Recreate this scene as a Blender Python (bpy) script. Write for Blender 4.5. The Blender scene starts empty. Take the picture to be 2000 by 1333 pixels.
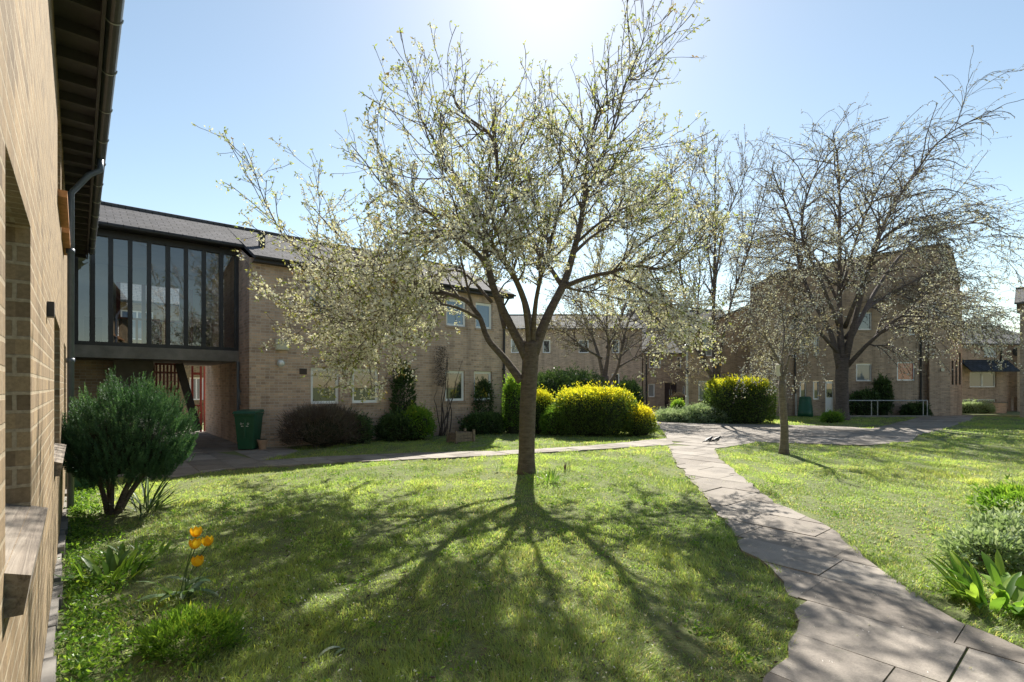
import bpy, math, random
import numpy as np
from mathutils import Vector, Matrix
PI = math.pi
SC = bpy.context.scene
COL = SC.collection

# ------------------------------------------------------------------ camera, sky, sun, exposure
EYE = 1.6          # camera height
HZ = 755.0         # photo row of the horizon (2000 x 1333 photo, focal length 1000 px)
cam_d = bpy.data.cameras.new('camera'); cam = bpy.data.objects.new('camera', cam_d); COL.objects.link(cam)
cam.location = (0, 0, EYE); cam.rotation_euler = (PI/2, 0, 0)
cam_d.sensor_width = 36; cam_d.lens = 18; cam_d.shift_y = (HZ-666.5)/2000
cam_d.clip_start = 0.03; cam_d.clip_end = 3000
SC.camera = cam
SUN_EL, SUN_AZ = math.radians(43), math.radians(4)
w = bpy.data.worlds.new('World'); SC.world = w; w.use_nodes = True
nt = w.node_tree; bg = nt.nodes['Background']
sky = nt.nodes.new('ShaderNodeTexSky'); sky.sky_type = 'NISHITA'; sky.sun_disc = False
sky.sun_elevation = SUN_EL; sky.sun_rotation = SUN_AZ; sky.altitude = 0
sky.air_density = 1.0; sky.dust_density = 0.22; sky.ozone_density = 1.2
wb = nt.nodes.new('ShaderNodeMix'); wb.data_type = 'RGBA'; wb.blend_type = 'MULTIPLY'; wb.inputs[0].default_value = 1; wb.inputs[7].default_value = (1.04, .97, .82, 1)   # camera white balance
nt.links.new(sky.outputs[0], wb.inputs[6]); nt.links.new(wb.outputs[2], bg.inputs[0]); bg.inputs[1].default_value = 0.070
sd = bpy.data.lights.new('sun', 'SUN'); sd.energy = 3.8; sd.angle = math.radians(0.55); sd.color = (1, 0.95, 0.86)
sun = bpy.data.objects.new('sun', sd); COL.objects.link(sun)
sv = Vector((math.sin(SUN_AZ)*math.cos(SUN_EL), math.cos(SUN_AZ)*math.cos(SUN_EL), math.sin(SUN_EL)))
sun.rotation_euler = sv.to_track_quat('Z', 'Y').to_euler()
SC.view_settings.view_transform = 'Standard'; SC.view_settings.look = 'None'
SC.view_settings.exposure = 1.55; SC.view_settings.gamma = 1.0

# ------------------------------------------------------------------ helpers
rs = np.random.RandomState(7)
UX, UY = 0.763, 0.646                       # direction of the long brick facade
N3 = math.sqrt(UX*UX+UY*UY); UX /= N3; UY /= N3
F0 = (-6.65, 13.3)
FANG = math.atan2(UY, UX)
def F(t, r, z=0.0): return (F0[0]+t*UX-r*UY, F0[1]+t*UY+r*UX, z)      # house frame -> world
def tpx(px, r=0.0):                                                    # where a sight line meets the facade
    a = (px-1000)/1000.0
    return (a*(F0[1]+r*UX)-(F0[0]-r*UY))/(UX-a*UY)
def G(px, py): Y = EYE*1000/(py-HZ); return ((px-1000)/1000*Y, Y)      # ground point
def at(px, py, Y): return np.array([(px-1000)/1000*Y, Y, EYE+(HZ-py)/1000*Y])

class MB:
    def __init__(s): s.v = []; s.f3 = []; s.f4 = []; s.t3 = []; s.t4 = []; s.n = 0; s.smooth = False
    def quads(s, a, tint=0.5):
        a = np.asarray(a, float).reshape(-1, 4, 3); k = len(a)
        s.v.append(a.reshape(-1, 3)); s.f4.append(np.arange(k*4).reshape(-1, 4)+s.n)
        s.t4.append(np.broadcast_to(np.asarray(tint, float), (k,)).copy()); s.n += k*4
    def tris(s, a, tint=0.5):
        a = np.asarray(a, float).reshape(-1, 3, 3); k = len(a)
        s.v.append(a.reshape(-1, 3)); s.f3.append(np.arange(k*3).reshape(-1, 3)+s.n)
        s.t3.append(np.broadcast_to(np.asarray(tint, float), (k,)).copy()); s.n += k*3
    def mesh(s, v, f, tint=0.5):      # shared vertices; f quads or tris array
        v = np.asarray(v, float); f = np.asarray(f, int)+s.n
        s.v.append(v); s.n += len(v)
        t = np.broadcast_to(np.asarray(tint, float), (len(f),)).copy()
        if f.shape[1] == 4: s.f4.append(f); s.t4.append(t)
        else: s.f3.append(f); s.t3.append(t)
    def box(s, x0, x1, y0, y1, z0, z1, tint=0.5):
        s.obox((0,0,0), (1,0,0), (0,1,0), x0, x1, y0, y1, z0, z1, tint)
    def obox(s, o, ax, ay, a0, a1, b0, b1, c0, c1, tint=0.5, az=(0,0,1)):
        o = np.array(o, float); ax = np.array(ax, float); ay = np.array(ay, float); az = np.array(az, float)
        P = lambda a, b, c: o+ax*a+ay*b+az*c
        c = [P(a0,b0,c0),P(a1,b0,c0),P(a1,b1,c0),P(a0,b1,c0),P(a0,b0,c1),P(a1,b0,c1),P(a1,b1,c1),P(a0,b1,c1)]
        q = [(0,3,2,1),(4,5,6,7),(0,1,5,4),(1,2,6,5),(2,3,7,6),(3,0,4,7)]
        if np.dot(np.cross(ax, ay), az) < 0: q = [x[::-1] for x in q]
        s.quads([[c[i] for i in x] for x in q], tint)
    def tube(s, pts, rad, sides=6, tint=0.5, cap=True):
        pts = np.asarray(pts, float); n = len(pts); rad = np.broadcast_to(np.asarray(rad, float), (n,))
        T = np.gradient(pts, axis=0); T /= np.linalg.norm(T, axis=1)[:, None]+1e-9
        a = np.array([0,0,1.0]) if abs(T[0][2]) < .9 else np.array([1.0,0,0])
        u = np.cross(T[0], a); u /= np.linalg.norm(u)
        ang = np.arange(sides)*2*PI/sides; ca, sa = np.cos(ang)[:, None], np.sin(ang)[:, None]
        V = []
        for i in range(n):
            u = u-T[i]*np.dot(u, T[i]); u /= np.linalg.norm(u)+1e-9
            w_ = np.cross(T[i], u)
            V.append(pts[i]+rad[i]*(ca*u+sa*w_))
        V = np.concatenate(V); i = np.arange(sides); j = (i+1) % sides
        fs = np.concatenate([np.stack([k*sides+i, k*sides+j, (k+1)*sides+j, (k+1)*sides+i], 1) for k in range(n-1)])
        base = s.n; s.mesh(V, fs, tint)
        if cap:
            for k, rev in ((0, True), (n-1, False)):
                c = pts[k][None]; s.v.append(c); ci = s.n; s.n += 1
                ii = base+k*sides+i; jj = base+k*sides+j
                fa = np.stack([ii, jj, np.full(sides, ci)], 1)
                if rev: fa = fa[:, ::-1]
                s.f3.append(fa); s.t3.append(np.full(sides, tint, float))
    def build(s, name, mat, parent=None, smooth=None, bevel=0):
        V = np.concatenate(s.v); f3 = np.concatenate(s.f3) if s.f3 else np.zeros((0,3),int); f4 = np.concatenate(s.f4) if s.f4 else np.zeros((0,4),int)
        me = bpy.data.meshes.new(name); me.vertices.add(len(V)); me.vertices.foreach_set('co', V.astype(np.float32).ravel())
        loops = np.concatenate([f3.ravel(), f4.ravel()]).astype(np.int32)
        nf = len(f3)+len(f4)
        me.loops.add(len(loops)); me.loops.foreach_set('vertex_index', loops)
        me.polygons.add(nf)
        st = np.concatenate([np.arange(len(f3))*3, len(f3)*3+np.arange(len(f4))*4]).astype(np.int32)
        me.polygons.foreach_set('loop_start', st)
        tint = np.concatenate((s.t3 if s.t3 else [])+(s.t4 if s.t4 else [])).astype(np.float32)
        me.update(calc_edges=True)
        at_ = me.attributes.new('tint', 'FLOAT', 'FACE'); at_.data.foreach_set('value', tint)
        # metric UVs from the face's own direction
        if nf < 60000:
            uv = np.zeros((len(loops), 2), np.float32)
            for arr, off, m in ((f3, 0, 3), (f4, len(f3)*3, 4)):
                if not len(arr): continue
                P = V[arr]; nn = np.cross(P[:,1]-P[:,0], P[:,2]-P[:,0]); nn /= np.linalg.norm(nn, axis=1)[:,None]+1e-12
                flat = np.abs(nn[:,2]) > .95
                tx = np.stack([-nn[:,1], nn[:,0], np.zeros(len(nn))], 1); l = np.linalg.norm(tx, axis=1)[:,None]; tx = np.where(flat[:,None], [1,0,0], tx/(l+1e-9))
                # make u direction consistent for opposite faces
                sg = np.where(np.abs(tx[:,0]) > np.abs(tx[:,1]), np.sign(tx[:,0]), np.sign(tx[:,1]))[:,None]; tx = tx*np.where(sg==0,1,sg)
                ty = np.where(flat[:,None], [0,1,0], np.abs(np.cross(nn, tx))*[0,0,1]+np.cross(nn,tx)*[1,1,0])
                up = np.cross(nn, tx); up = up*np.where(up[:,2:3] < 0, -1, 1); ty = np.where(flat[:,None], [0,1,0], up)
                uu = np.einsum('fij,fj->fi', P, tx); vv = np.einsum('fij,fj->fi', P, ty)
                uv[off:off+len(arr)*m] = np.stack([uu, vv], 2).reshape(-1, 2)
            ul = me.uv_layers.new(name='UVMap'); ul.data.foreach_set('uv', uv.ravel())
        sm = s.smooth if smooth is None else smooth
        me.polygons.foreach_set('use_smooth', np.full(nf, bool(sm)))
        me.materials.append(mat); me.validate()
        o = bpy.data.objects.new(name, me); COL.objects.link(o)
        if parent: o.parent = parent
        if bevel:
            b = o.modifiers.new('bevel', 'BEVEL'); b.width = bevel; b.segments = 2; b.limit_method = 'ANGLE'
            wd = None
        return o
def weld(o):
    m = o.modifiers.new('weld', 'WELD'); m.merge_threshold = 0.0002
    o.modifiers.move(len(o.modifiers)-1, 0); return o
def tag(o, label=None, cat=None, group=None, kind=None):
    if label: o['label'] = label
    if cat: o['category'] = cat
    if group: o['group'] = group
    if kind: o['kind'] = kind
    return o
def thing(name, label, cat, loc=(0,0,0), rz=0, group=None):
    o = bpy.data.objects.new(name, None); COL.objects.link(o); o.empty_display_size = .2
    o.location = loc; o.rotation_euler = (0,0,rz); return tag(o, label, cat, group)
def copy_thing(o, loc, rz, label):
    c = o.copy(); COL.objects.link(c); c.location = loc; c.rotation_euler = (0,0,rz); c['label'] = label
    for ch in list(o.children):
        d = ch.copy(); COL.objects.link(d); d.parent = c
        for g in list(ch.children):
            e = g.copy(); COL.objects.link(e); e.parent = d
    return c

# ------------------------------------------------------------------ materials
class NT:
    def __init__(s, name):
        s.m = bpy.data.materials.new(name); s.m.use_nodes = True; s.t = s.m.node_tree; s.b = s.t.nodes['Principled BSDF']
        s.out = s.t.nodes['Material Output']
    def n(s, ty, ins=None, **kw):
        x = s.t.nodes.new('ShaderNode'+ty)
        for k, v in kw.items(): setattr(x, k, v)
        for k, v in (ins or {}).items():
            if isinstance(v, bpy.types.NodeSocket): s.t.links.new(v, x.inputs[k])
            else: x.inputs[k].default_value = v
        return x
    def l(s, a, b): s.t.links.new(a, b)
    def ramp(s, fac, stops):
        r = s.t.nodes.new('ShaderNodeValToRGB'); e = r.color_ramp.elements
        while len(e) < len(stops): e.new(0.5)
        for i, (p, c) in enumerate(stops): e[i].position = p; e[i].color = (*c, 1) if len(c) == 3 else c
        s.l(fac, r.inputs[0]); return r.outputs[0]
    def mix(s, fac, a, b, mode='MIX'):
        m = s.t.nodes.new('ShaderNodeMix'); m.data_type = 'RGBA'; m.blend_type = mode
        for i, v in ((0, fac), (6, a), (7, b)):
            if isinstance(v, bpy.types.NodeSocket): s.l(v, m.inputs[i])
            else: m.inputs[i].default_value = v if i == 0 else (*v, 1)
        return m.outputs[2]
    def bump(s, h, strength, dist=0.01):
        b = s.n('Bump', {'Height': h, 'Strength': strength, 'Distance': dist}); s.l(b.outputs[0], s.b.inputs['Normal']); return b
def g3(v): return (v, v, v)
def simple(name, col, rough=.6, metal=0, var=.25, scale=8, bump=0.15):
    k = NT(name); tc = k.n('TexCoord'); nz = k.n('TexNoise', {'Vector': tc.outputs['Object'], 'Scale': scale, 'Detail': 6, 'Roughness': .65})
    c0 = tuple(c*(1-var) for c in col); c1 = tuple(min(1, c*(1+var)) for c in col)
    k.l(k.ramp(nz.outputs[0], [(.3, c0), (.7, c1)]), k.b.inputs['Base Color'])
    k.b.inputs['Roughness'].default_value = rough; k.b.inputs['Metallic'].default_value = metal
    if bump: k.bump(nz.outputs[0], bump, .01)
    return k.m
def brick(name, c1, c2, c3, mortar, stain=.35, bw=.225, bh=.075):
    k = NT(name); tc = k.n('TexCoord')
    nz0 = k.n('TexNoise', {'Vector': tc.outputs['Object'], 'Scale': 14, 'Detail': 3})
    wob = k.n('VectorMath', {0: tc.outputs['UV'], 1: k.n('VectorMath', {0: nz0.outputs['Color'], 1: (.006,.006,0)}, operation='MULTIPLY').outputs[0]}, operation='ADD')
    bt = k.n('TexBrick', {'Vector': wob.outputs[0], 'Color1': (*c1,1), 'Color2': (*c2,1), 'Mortar': (*mortar,1), 'Scale': 1, 'Mortar Size': .008, 'Mortar Smooth': .25, 'Bias': -.1, 'Brick Width': bw, 'Row Height': bh})
    # a second, independent tone per brick
    sx = k.n('SeparateXYZ', {0: tc.outputs['UV']})
    row = k.n('Math', {0: k.n('Math', {0: sx.outputs[1], 1: bh}, operation='DIVIDE').outputs[0]}, operation='FLOOR')
    half = k.n('Math', {0: k.n('Math', {0: row.outputs[0], 1: 2.0}, operation='MODULO').outputs[0], 1: .5}, operation='MULTIPLY')
    colm = k.n('Math', {0: k.n('Math', {0: k.n('Math', {0: sx.outputs[0], 1: bw}, operation='DIVIDE').outputs[0], 1: half.outputs[0]}, operation='ADD').outputs[0]}, operation='FLOOR')
    wn = k.n('TexWhiteNoise', {'Vector': k.n('CombineXYZ', {0: colm.outputs[0], 1: row.outputs[0]}).outputs[0]})
    tone = k.ramp(wn.outputs[0], [(0, (.62,.60,.60)), (.12, (.85,.83,.82)), (.6, (1,1,1)), (1, (1.18,1.15,1.08))])
    c = k.mix(k.n('Math', {0: 1.0, 1: bt.outputs['Fac']}, operation='SUBTRACT').outputs[0], bt.outputs['Color'], tone, 'MULTIPLY')
    nb = k.n('TexNoise', {'Vector': tc.outputs['Object'], 'Scale': .7, 'Detail': 5, 'Roughness': .6})
    c = k.mix(k.ramp(nb.outputs[0], [(.38, g3(0)), (.72, g3(stain))]), c, c3)
    mst = k.n('Mapping', {'Vector': tc.outputs['Object'], 'Scale': (2.6,2.6,.28)}); nst = k.n('TexNoise', {'Vector': mst.outputs[0], 'Scale': 1, 'Detail': 6, 'Roughness': .6}); c = k.mix(1.0, c, k.ramp(nst.outputs[0], [(.30, g3(.72)), (.5, g3(1)), (.72, g3(1.12))]), 'MULTIPLY')
    nf = k.n('TexNoise', {'Vector': tc.outputs['Object'], 'Scale': 60, 'Detail': 6, 'Roughness': .7})
    c = k.mix(1.0, c, k.ramp(nf.outputs[0], [(.3, g3(.72)), (.7, g3(1.2))]), 'MULTIPLY')
    k.l(c, k.b.inputs['Base Color']); k.b.inputs['Roughness'].default_value = .9; k.b.inputs['Specular IOR Level'].default_value = .25
    h = k.n('Math', {0: k.n('Math', {0: bt.outputs['Fac'], 1: -1.0}, operation='MULTIPLY').outputs[0], 1: k.n('Math', {0: nf.outputs[0], 1: .35}, operation='MULTIPLY').outputs[0]}, operation='ADD')
    k.bump(h.outputs[0], .7, .006); return k.m
def tiles(name, c1, c2, w_=.30, h_=.20):
    k = NT(name); tc = k.n('TexCoord')
    bt = k.n('TexBrick', {'Vector': tc.outputs['UV'], 'Color1': (*c1,1), 'Color2': (*c2,1), 'Mortar': (.02,.02,.022,1), 'Scale': 1, 'Mortar Size': .012, 'Mortar Smooth': .3, 'Brick Width': w_, 'Row Height': h_})
    nz = k.n('TexNoise', {'Vector': tc.outputs['Object'], 'Scale': 1.5, 'Detail': 7, 'Roughness': .65})
    c = k.mix(1.0, bt.outputs['Color'], k.ramp(nz.outputs[0], [(.3, (.75,.75,.72)), (.7, (1.2,1.2,1.2))]), 'MULTIPLY')
    k.l(c, k.b.inputs['Base Color']); k.b.inputs['Roughness'].default_value = .92; k.b.inputs['Specular IOR Level'].default_value = .2
    sx = k.n('SeparateXYZ', {0: tc.outputs['UV']})
    saw = k.n('Math', {0: k.n('Math', {0: sx.outputs[1], 1: h_}, operation='DIVIDE').outputs[0]}, operation='FRACT')
    hh = k.n('Math', {0: k.n('Math', {0: saw.outputs[0], 1: -1.0}, operation='MULTIPLY').outputs[0], 1: bt.outputs['Fac']}, operation='SUBTRACT')
    k.bump(hh.outputs[0], .8, .015); return k.m
def leafmat(name, stops, trans=.5, rough=.5, tmul=1.5, spec=.3):
    k = NT(name); a = k.n('Attribute', attribute_name='tint'); c = k.ramp(a.outputs['Fac'], stops)
    k.l(c, k.b.inputs['Base Color']); k.b.inputs['Roughness'].default_value = rough; k.b.inputs['Specular IOR Level'].default_value = spec
    tr = k.n('BsdfTranslucent', {'Color': k.mix(1.0, c, (tmul, tmul*1.02, tmul*.55), 'MULTIPLY')})
    mx = k.n('MixShader', {0: trans, 1: k.b.outputs[0], 2: tr.outputs[0]}); k.l(mx.outputs[0], k.out.inputs[0]); return k.m
def barkmat(name, c0, c1, sc=9):
    k = NT(name); tc = k.n('TexCoord'); mp = k.n('Mapping', {'Vector': tc.outputs['Object'], 'Scale': (1,1,3.2)})
    nz = k.n('TexNoise', {'Vector': mp.outputs[0], 'Scale': sc, 'Detail': 8, 'Roughness': .7})
    v = k.n('TexVoronoi', {'Vector': mp.outputs[0], 'Scale': sc*2.4}, feature='DISTANCE_TO_EDGE')
    k.l(k.ramp(nz.outputs[0], [(.32, c0), (.68, c1)]), k.b.inputs['Base Color']); k.b.inputs['Roughness'].default_value = .9
    k.bump(k.n('Math', {0: nz.outputs[0], 1: v.outputs[0]}, operation='ADD').outputs[0], .9, .03); return k.m
def glassmat(name, base, ior=2.0, rough=.02):
    k = NT(name); k.b.inputs['Base Color'].default_value = (*base, 1); k.b.inputs['Roughness'].default_value = rough; k.b.inputs['IOR'].default_value = ior
    tc = k.n('TexCoord'); nz = k.n('TexNoise', {'Vector': tc.outputs['Object'], 'Scale': 1.6, 'Detail': 1}); k.bump(nz.outputs[0], .05, .02); return k.m

M = {}
M['brick'] = brick('tan_brick_lightened_for_shade', (.60,.435,.335), (.50,.36,.275), (.40,.31,.255), (.55,.48,.42), .4)  # shade lift put into the colour: tan brick lightened for walls out of the sun
M['brick_sun'] = brick('tan_brick_darkened_for_sun', (.295,.215,.13), (.25,.18,.108), (.215,.165,.105), (.38,.31,.215), .3)  # same tan brick, its colour darkened to offset the sun on the near wall
M['brick_far'] = brick('brown_brick', (.48,.35,.26), (.40,.29,.215), (.33,.255,.20), (.46,.40,.34), .3)
M['roof'] = tiles('grey_roof_tiles', (.06,.058,.064), (.095,.09,.096))
M['roof_far'] = tiles('slate_grey_tiles', (.10,.10,.10), (.14,.135,.13))
M['slate_blue'] = tiles('blue_slates', (.05,.06,.075), (.07,.08,.1))
M['white'] = simple('white_upvc', (.84,.85,.86), .35, 0, .04, 3, 0)
M['black'] = simple('black_stained_timber', (.022,.022,.026), .5, 0, .3, 12)
M['soffit'] = simple('dark_soffit_boards', (.045,.043,.045), .7, 0, .3, 5)
M['gutter'] = simple('grey_plastic_gutter', (.075,.08,.09), .4, 0, .25, 6)
M['pipe'] = simple('blue_grey_drainpipe', (.10,.125,.16), .4, 0, .15, 6)
M['concrete'] = simple('weathered_concrete', (.20,.185,.165), .9, 0, .3, 3, .3)
M['concrete_dark'] = simple('dark_concrete', (.13,.12,.105), .9, 0, .3, 3, .3)
M['red'] = simple('dark_red_painted_timber', (.20,.035,.028), .5, 0, .25, 10)
M['redbrown'] = simple('dark_brown_door_paint', (.045,.028,.03), .5, 0, .2, 10)
M['wood'] = simple('weathered_timber', (.20,.155,.115), .85, 0, .4, 14, .6)
k = NT('weathered_timber_grain'); tc = k.n('TexCoord'); mp = k.n('Mapping', {'Vector': tc.outputs['Object'], 'Scale': (38, 1.6, 38)}); nz = k.n('TexNoise', {'Vector': mp.outputs[0], 'Scale': 1, 'Detail': 8, 'Roughness': .7, 'Distortion': .6})
n2_ = k.n('TexNoise', {'Vector': tc.outputs['Object'], 'Scale': 5, 'Detail': 4}); c = k.mix(1.0, k.ramp(nz.outputs[0], [(.30, (.06,.045,.035)), (.48, (.19,.155,.12)), (.7, (.30,.26,.21))]), k.ramp(n2_.outputs[0], [(.3, g3(.75)), (.7, g3(1.1))]), 'MULTIPLY')
k.l(c, k.b.inputs['Base Color']); k.b.inputs['Roughness'].default_value = .9; k.bump(nz.outputs[0], .9, .006); M['old_wood'] = k.m
M['glass'] = glassmat('window_glass', (.035,.04,.045))
M['glass_net'] = glassmat('window_glass_with_net', (.20,.23,.24), 1.6)
M['glass_blue'] = glassmat('blue_window_glass', (.10,.17,.27), 2.0)  # pane with a plain blue base colour
M['glass_red'] = glassmat('window_glass_with_red_curtain', (.38,.12,.10), 1.6)
M['cream'] = simple('cream_plastic', (.55,.53,.42), .4, 0, .08, 6, 0)
M['metal'] = simple('galvanised_metal', (.42,.43,.44), .45, .6, .12, 10, .05)
M['green_plastic'] = simple('dark_green_plastic', (.012,.085,.045), .45, 0, .15, 6, .05)
M['terracotta'] = simple('pale_terracotta', (.36,.25,.19), .85, 0, .2, 12)
M['orange_tile'] = simple('orange_clay_tile', (.48,.24,.11), .85, 0, .3, 12, .4)
M['interior'] = simple('pale_interior_plaster', (.32,.31,.30), .9, 0, .1, 2)
k = NT('link_glass'); gl = k.n('BsdfGlossy', {'Color': (.95,.97,1,1), 'Roughness': .015}); tr = k.n('BsdfTransparent', {'Color': (.62,.68,.72,1)})
nz = k.n('TexNoise', {'Vector': k.n('TexCoord').outputs['Object'], 'Scale': .9, 'Detail': 1}); bp = k.n('Bump', {'Height': nz.outputs[0], 'Strength': .06, 'Distance': .03}); k.l(bp.outputs[0], gl.inputs['Normal'])
fr = k.n('Fresnel', {'IOR': 2.1}); mx = k.n('MixShader', {0: fr.outputs[0], 1: tr.outputs[0], 2: gl.outputs[0]}); k.l(mx.outputs[0], k.out.inputs[0]); M['link_glass'] = k.m
M['bark'] = barkmat('cherry_bark', (.085,.064,.052), (.20,.155,.125), 7)
M['bark_dark'] = barkmat('dark_bark', (.07,.054,.05), (.17,.135,.125), 6)
M['bark_pale'] = barkmat('pale_bark', (.13,.105,.08), (.30,.25,.20), 8)
M['twig'] = barkmat('twig_bark', (.06,.045,.042), (.13,.10,.09), 12)
M['leaf_cherry'] = leafmat('young_cherry_leaves', [(0, (.26,.17,.09)), (.3, (.27,.25,.10)), (.65, (.26,.31,.11)), (1, (.42,.42,.14))], .45, .5, 1.4)
M['leaf_far'] = leafmat('far_young_leaves', [(0, (.16,.115,.095)), (.5, (.22,.185,.15)), (1, (.32,.30,.21))], .4, .6, 1.2)
M['blossom'] = leafmat('white_blossom', [(0, (.60,.54,.52)), (.5, (.82,.79,.77)), (1, (.92,.90,.90))], .30, .6, 1.0)
M['pine'] = leafmat('blue_green_needles', [(0, (.025,.06,.03)), (.5, (.06,.14,.07)), (.85, (.15,.28,.13)), (1, (.30,.43,.22))], .25, .55, 1.2)
M['hedge'] = leafmat('golden_hedge_leaves', [(0, (.05,.085,.025)), (.45, (.11,.17,.045)), (.6, (.16,.22,.03)), (.8, (.50,.50,.04)), (1, (.72,.62,.05))], .45, .45, 1.4)
M['leaf_dark'] = leafmat('dark_evergreen_leaves', [(0, (.02,.04,.015)), (.6, (.055,.10,.035)), (1, (.14,.22,.08))], .25, .4, 1.3)
M['leaf_bright'] = leafmat('bright_green_leaves', [(0, (.05,.11,.022)), (.5, (.13,.25,.04)), (.85, (.26,.40,.06)), (1, (.48,.52,.09))], .45, .4, 1.4)
M['leaf_lime'] = leafmat('lime_green_leaves', [(0, (.08,.17,.03)), (.5, (.17,.30,.05)), (1, (.36,.47,.09))], .5, .4, 1.4)
M['leaf_silver'] = leafmat('silver_green_leaves', [(0, (.15,.23,.10)), (.5, (.30,.40,.22)), (1, (.60,.66,.55))], .3, .5, 1.1)
M['drytwig'] = leafmat('dry_grey_brown_shoots', [(0, (.05,.035,.03)), (.6, (.13,.10,.085)), (1, (.22,.19,.15))], .15, .8, 1.0)
M['core'] = simple('dark_inner_branches', (.022,.03,.014), .95, 0, .4, 9)  # dark green-brown filling that keeps the foliage from being see-through
M['tulip'] = leafmat('yellow_tulip_petals', [(0, (.85,.42,.02)), (.5, (.90,.60,.03)), (1, (.95,.74,.06))], .45, .4, 1.1)
M['tulip_leaf'] = leafmat('blue_green_tulip_leaves', [(0, (.06,.12,.045)), (1, (.16,.24,.11))], .35, .4, 1.3)
M['grass'] = leafmat('grass_blades', [(0, (.46,.40,.27)), (.10, (.42,.39,.19)), (.2, (.17,.26,.095)), (.55, (.25,.335,.115)), (.85, (.365,.43,.15)), (1, (.42,.44,.13))], .5, .5, 1.75, .25)
k = NT('bird_plumage'); a = k.n('Attribute', attribute_name='tint'); k.l(k.ramp(a.outputs['Fac'], [(.4, (.012,.013,.018)), (.6, (.72,.72,.72))]), k.b.inputs['Base Color']); M['bird'] = k.m
# ground: thin soil and thatch under the grass
k = NT('turf_soil'); tc = k.n('TexCoord')
n1 = k.n('TexNoise', {'Vector': tc.outputs['Object'], 'Scale': 1.3, 'Detail': 8, 'Roughness': .7}); n2 = k.n('TexNoise', {'Vector': tc.outputs['Object'], 'Scale': 45, 'Detail': 6, 'Roughness': .7})
c = k.mix(n1.outputs[0], (.12,.165,.05), (.20,.215,.08)); c = k.mix(k.ramp(n2.outputs[0], [(.45, g3(0)), (.75, g3(.8))]), c, (.10,.075,.042)); k.l(c, k.b.inputs['Base Color']); k.b.inputs['Roughness'].default_value = 1
k.bump(n2.outputs[0], 1, .02); M['turf'] = k.m
# paving slabs
k = NT('paving_slabs'); tc = k.n('TexCoord'); a = k.n('Attribute', attribute_name='tint')
n1 = k.n('TexNoise', {'Vector': tc.outputs['Object'], 'Scale': 2.2, 'Detail': 8, 'Roughness': .68}); n2 = k.n('TexNoise', {'Vector': tc.outputs['Object'], 'Scale': 90, 'Detail': 5, 'Roughness': .75}); n3 = k.n('TexVoronoi', {'Vector': tc.outputs['Object'], 'Scale': 70})
c = k.ramp(a.outputs['Fac'], [(0, (.19,.16,.13)), (.5, (.255,.222,.187)), (1, (.32,.282,.24))])
c = k.mix(1.0, c, k.ramp(n1.outputs[0], [(.28, g3(.58)), (.5, g3(.95)), (.75, g3(1.15))]), 'MULTIPLY'); n4 = k.n('TexNoise', {'Vector': tc.outputs['Object'], 'Scale': 5, 'Detail': 6, 'Roughness': .75}); c = k.mix(k.ramp(n4.outputs[0], [(.58, g3(0)), (.72, g3(.45))]), c, (.12,.125,.075))
c = k.mix(1.0, c, k.ramp(n2.outputs[0], [(.3, g3(.75)), (.7, g3(1.18))]), 'MULTIPLY'); c = k.mix(k.ramp(n3.outputs['Distance'], [(.08, g3(.35)), (.16, g3(0))]), c, (.10,.085,.07))
k.l(c, k.b.inputs['Base Color']); k.b.inputs['Roughness'].default_value = .88; k.bump(n2.outputs[0], .35, .006); M['slab'] = k.m

# ------------------------------------------------------------------ ground, paths
def gh(x, y):
    x = np.asarray(x, float); y = np.asarray(y, float)
    return .010*np.sin(1.7*x+.6*y)+.008*np.sin(2.9*y-1.3*x+1)+.006*np.sin(5.3*x+4.1*y)+.005*np.sin(7.7*y-6.1*x+2)-.012
def inpoly(x, y, P):
    P = np.asarray(P); ins = np.zeros(np.shape(x), bool); j = len(P)-1
    for i in range(len(P)):
        xi, yi = P[i]; xj, yj = P[j]
        c = ((yi > y) != (yj > y)) & (x < (xj-xi)*(y-yi)/(yj-yi+1e-12)+xi); ins ^= c; j = i
    return ins
PATH_L = [(1305,872),(1322,910),(1365,955),(1400,1003),(1425,1032),(1452,1080),(1512,1112),(1532,1150),(1562,1200),(1545,1262),(1500,1333),(1440,1500)]
PATH_R = [(1395,872),(1402,895),(1440,925),(1470,950),(1512,985),(1560,1003),(1600,1022),(1642,1047),(1690,1093),(1722,1117),(1790,1167),(1862,1215),(1945,1250),(2010,1275),(2200,1420)]
path_poly = [G(*p) for p in PATH_L]+[G(*p) for p in PATH_R[::-1]]
cross_poly = [G(*p) for p in [(330,886),(420,885),(515,901),(640,893),(826,885),(980,882),(1150,872),(1305,857),(1330,880),(1290,871),(1150,880),(980,890),(826,898),(600,908),(440,918),(345,934),(250,940)]]
court_poly = [F(*p)[:2] for p in [(-3.66,-1.0),(-3.66,9.5),(-.1,9.5),(-.1,-.05),(.6,-.6),(.7,-1.35),(-.5,-2.6),(-3.66,-3.6)]]
plaza_poly = [G(*p) for p in [(1300,872),(1396,878),(1480,865),(1696,871),(1779,864),(1792,851),(1844,839),(1896,822),(1905,812),(1800,812),(1780,820),(1700,839),(1650,834),(1540,831),(1420,829),(1330,827),(1283,817),(1275,800),(1345,800),(1350,797),(1190,797),(1190,805),(1262,806),(1285,830),(1303,857)]]
ALLP = [path_poly, cross_poly, court_poly, plaza_poly]
def onpath(x, y):
    r = np.zeros(np.shape(x), bool)
    for P in ALLP: r |= inpoly(x, y, P)
    return r
def axis(segs):
    a = [segs[0][0]]
    for lo, hi, st in segs:
        n = max(1, int(round((hi-lo)/st))); a += list(np.linspace(lo, hi, n+1)[1:])
    return np.array(a)
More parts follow.
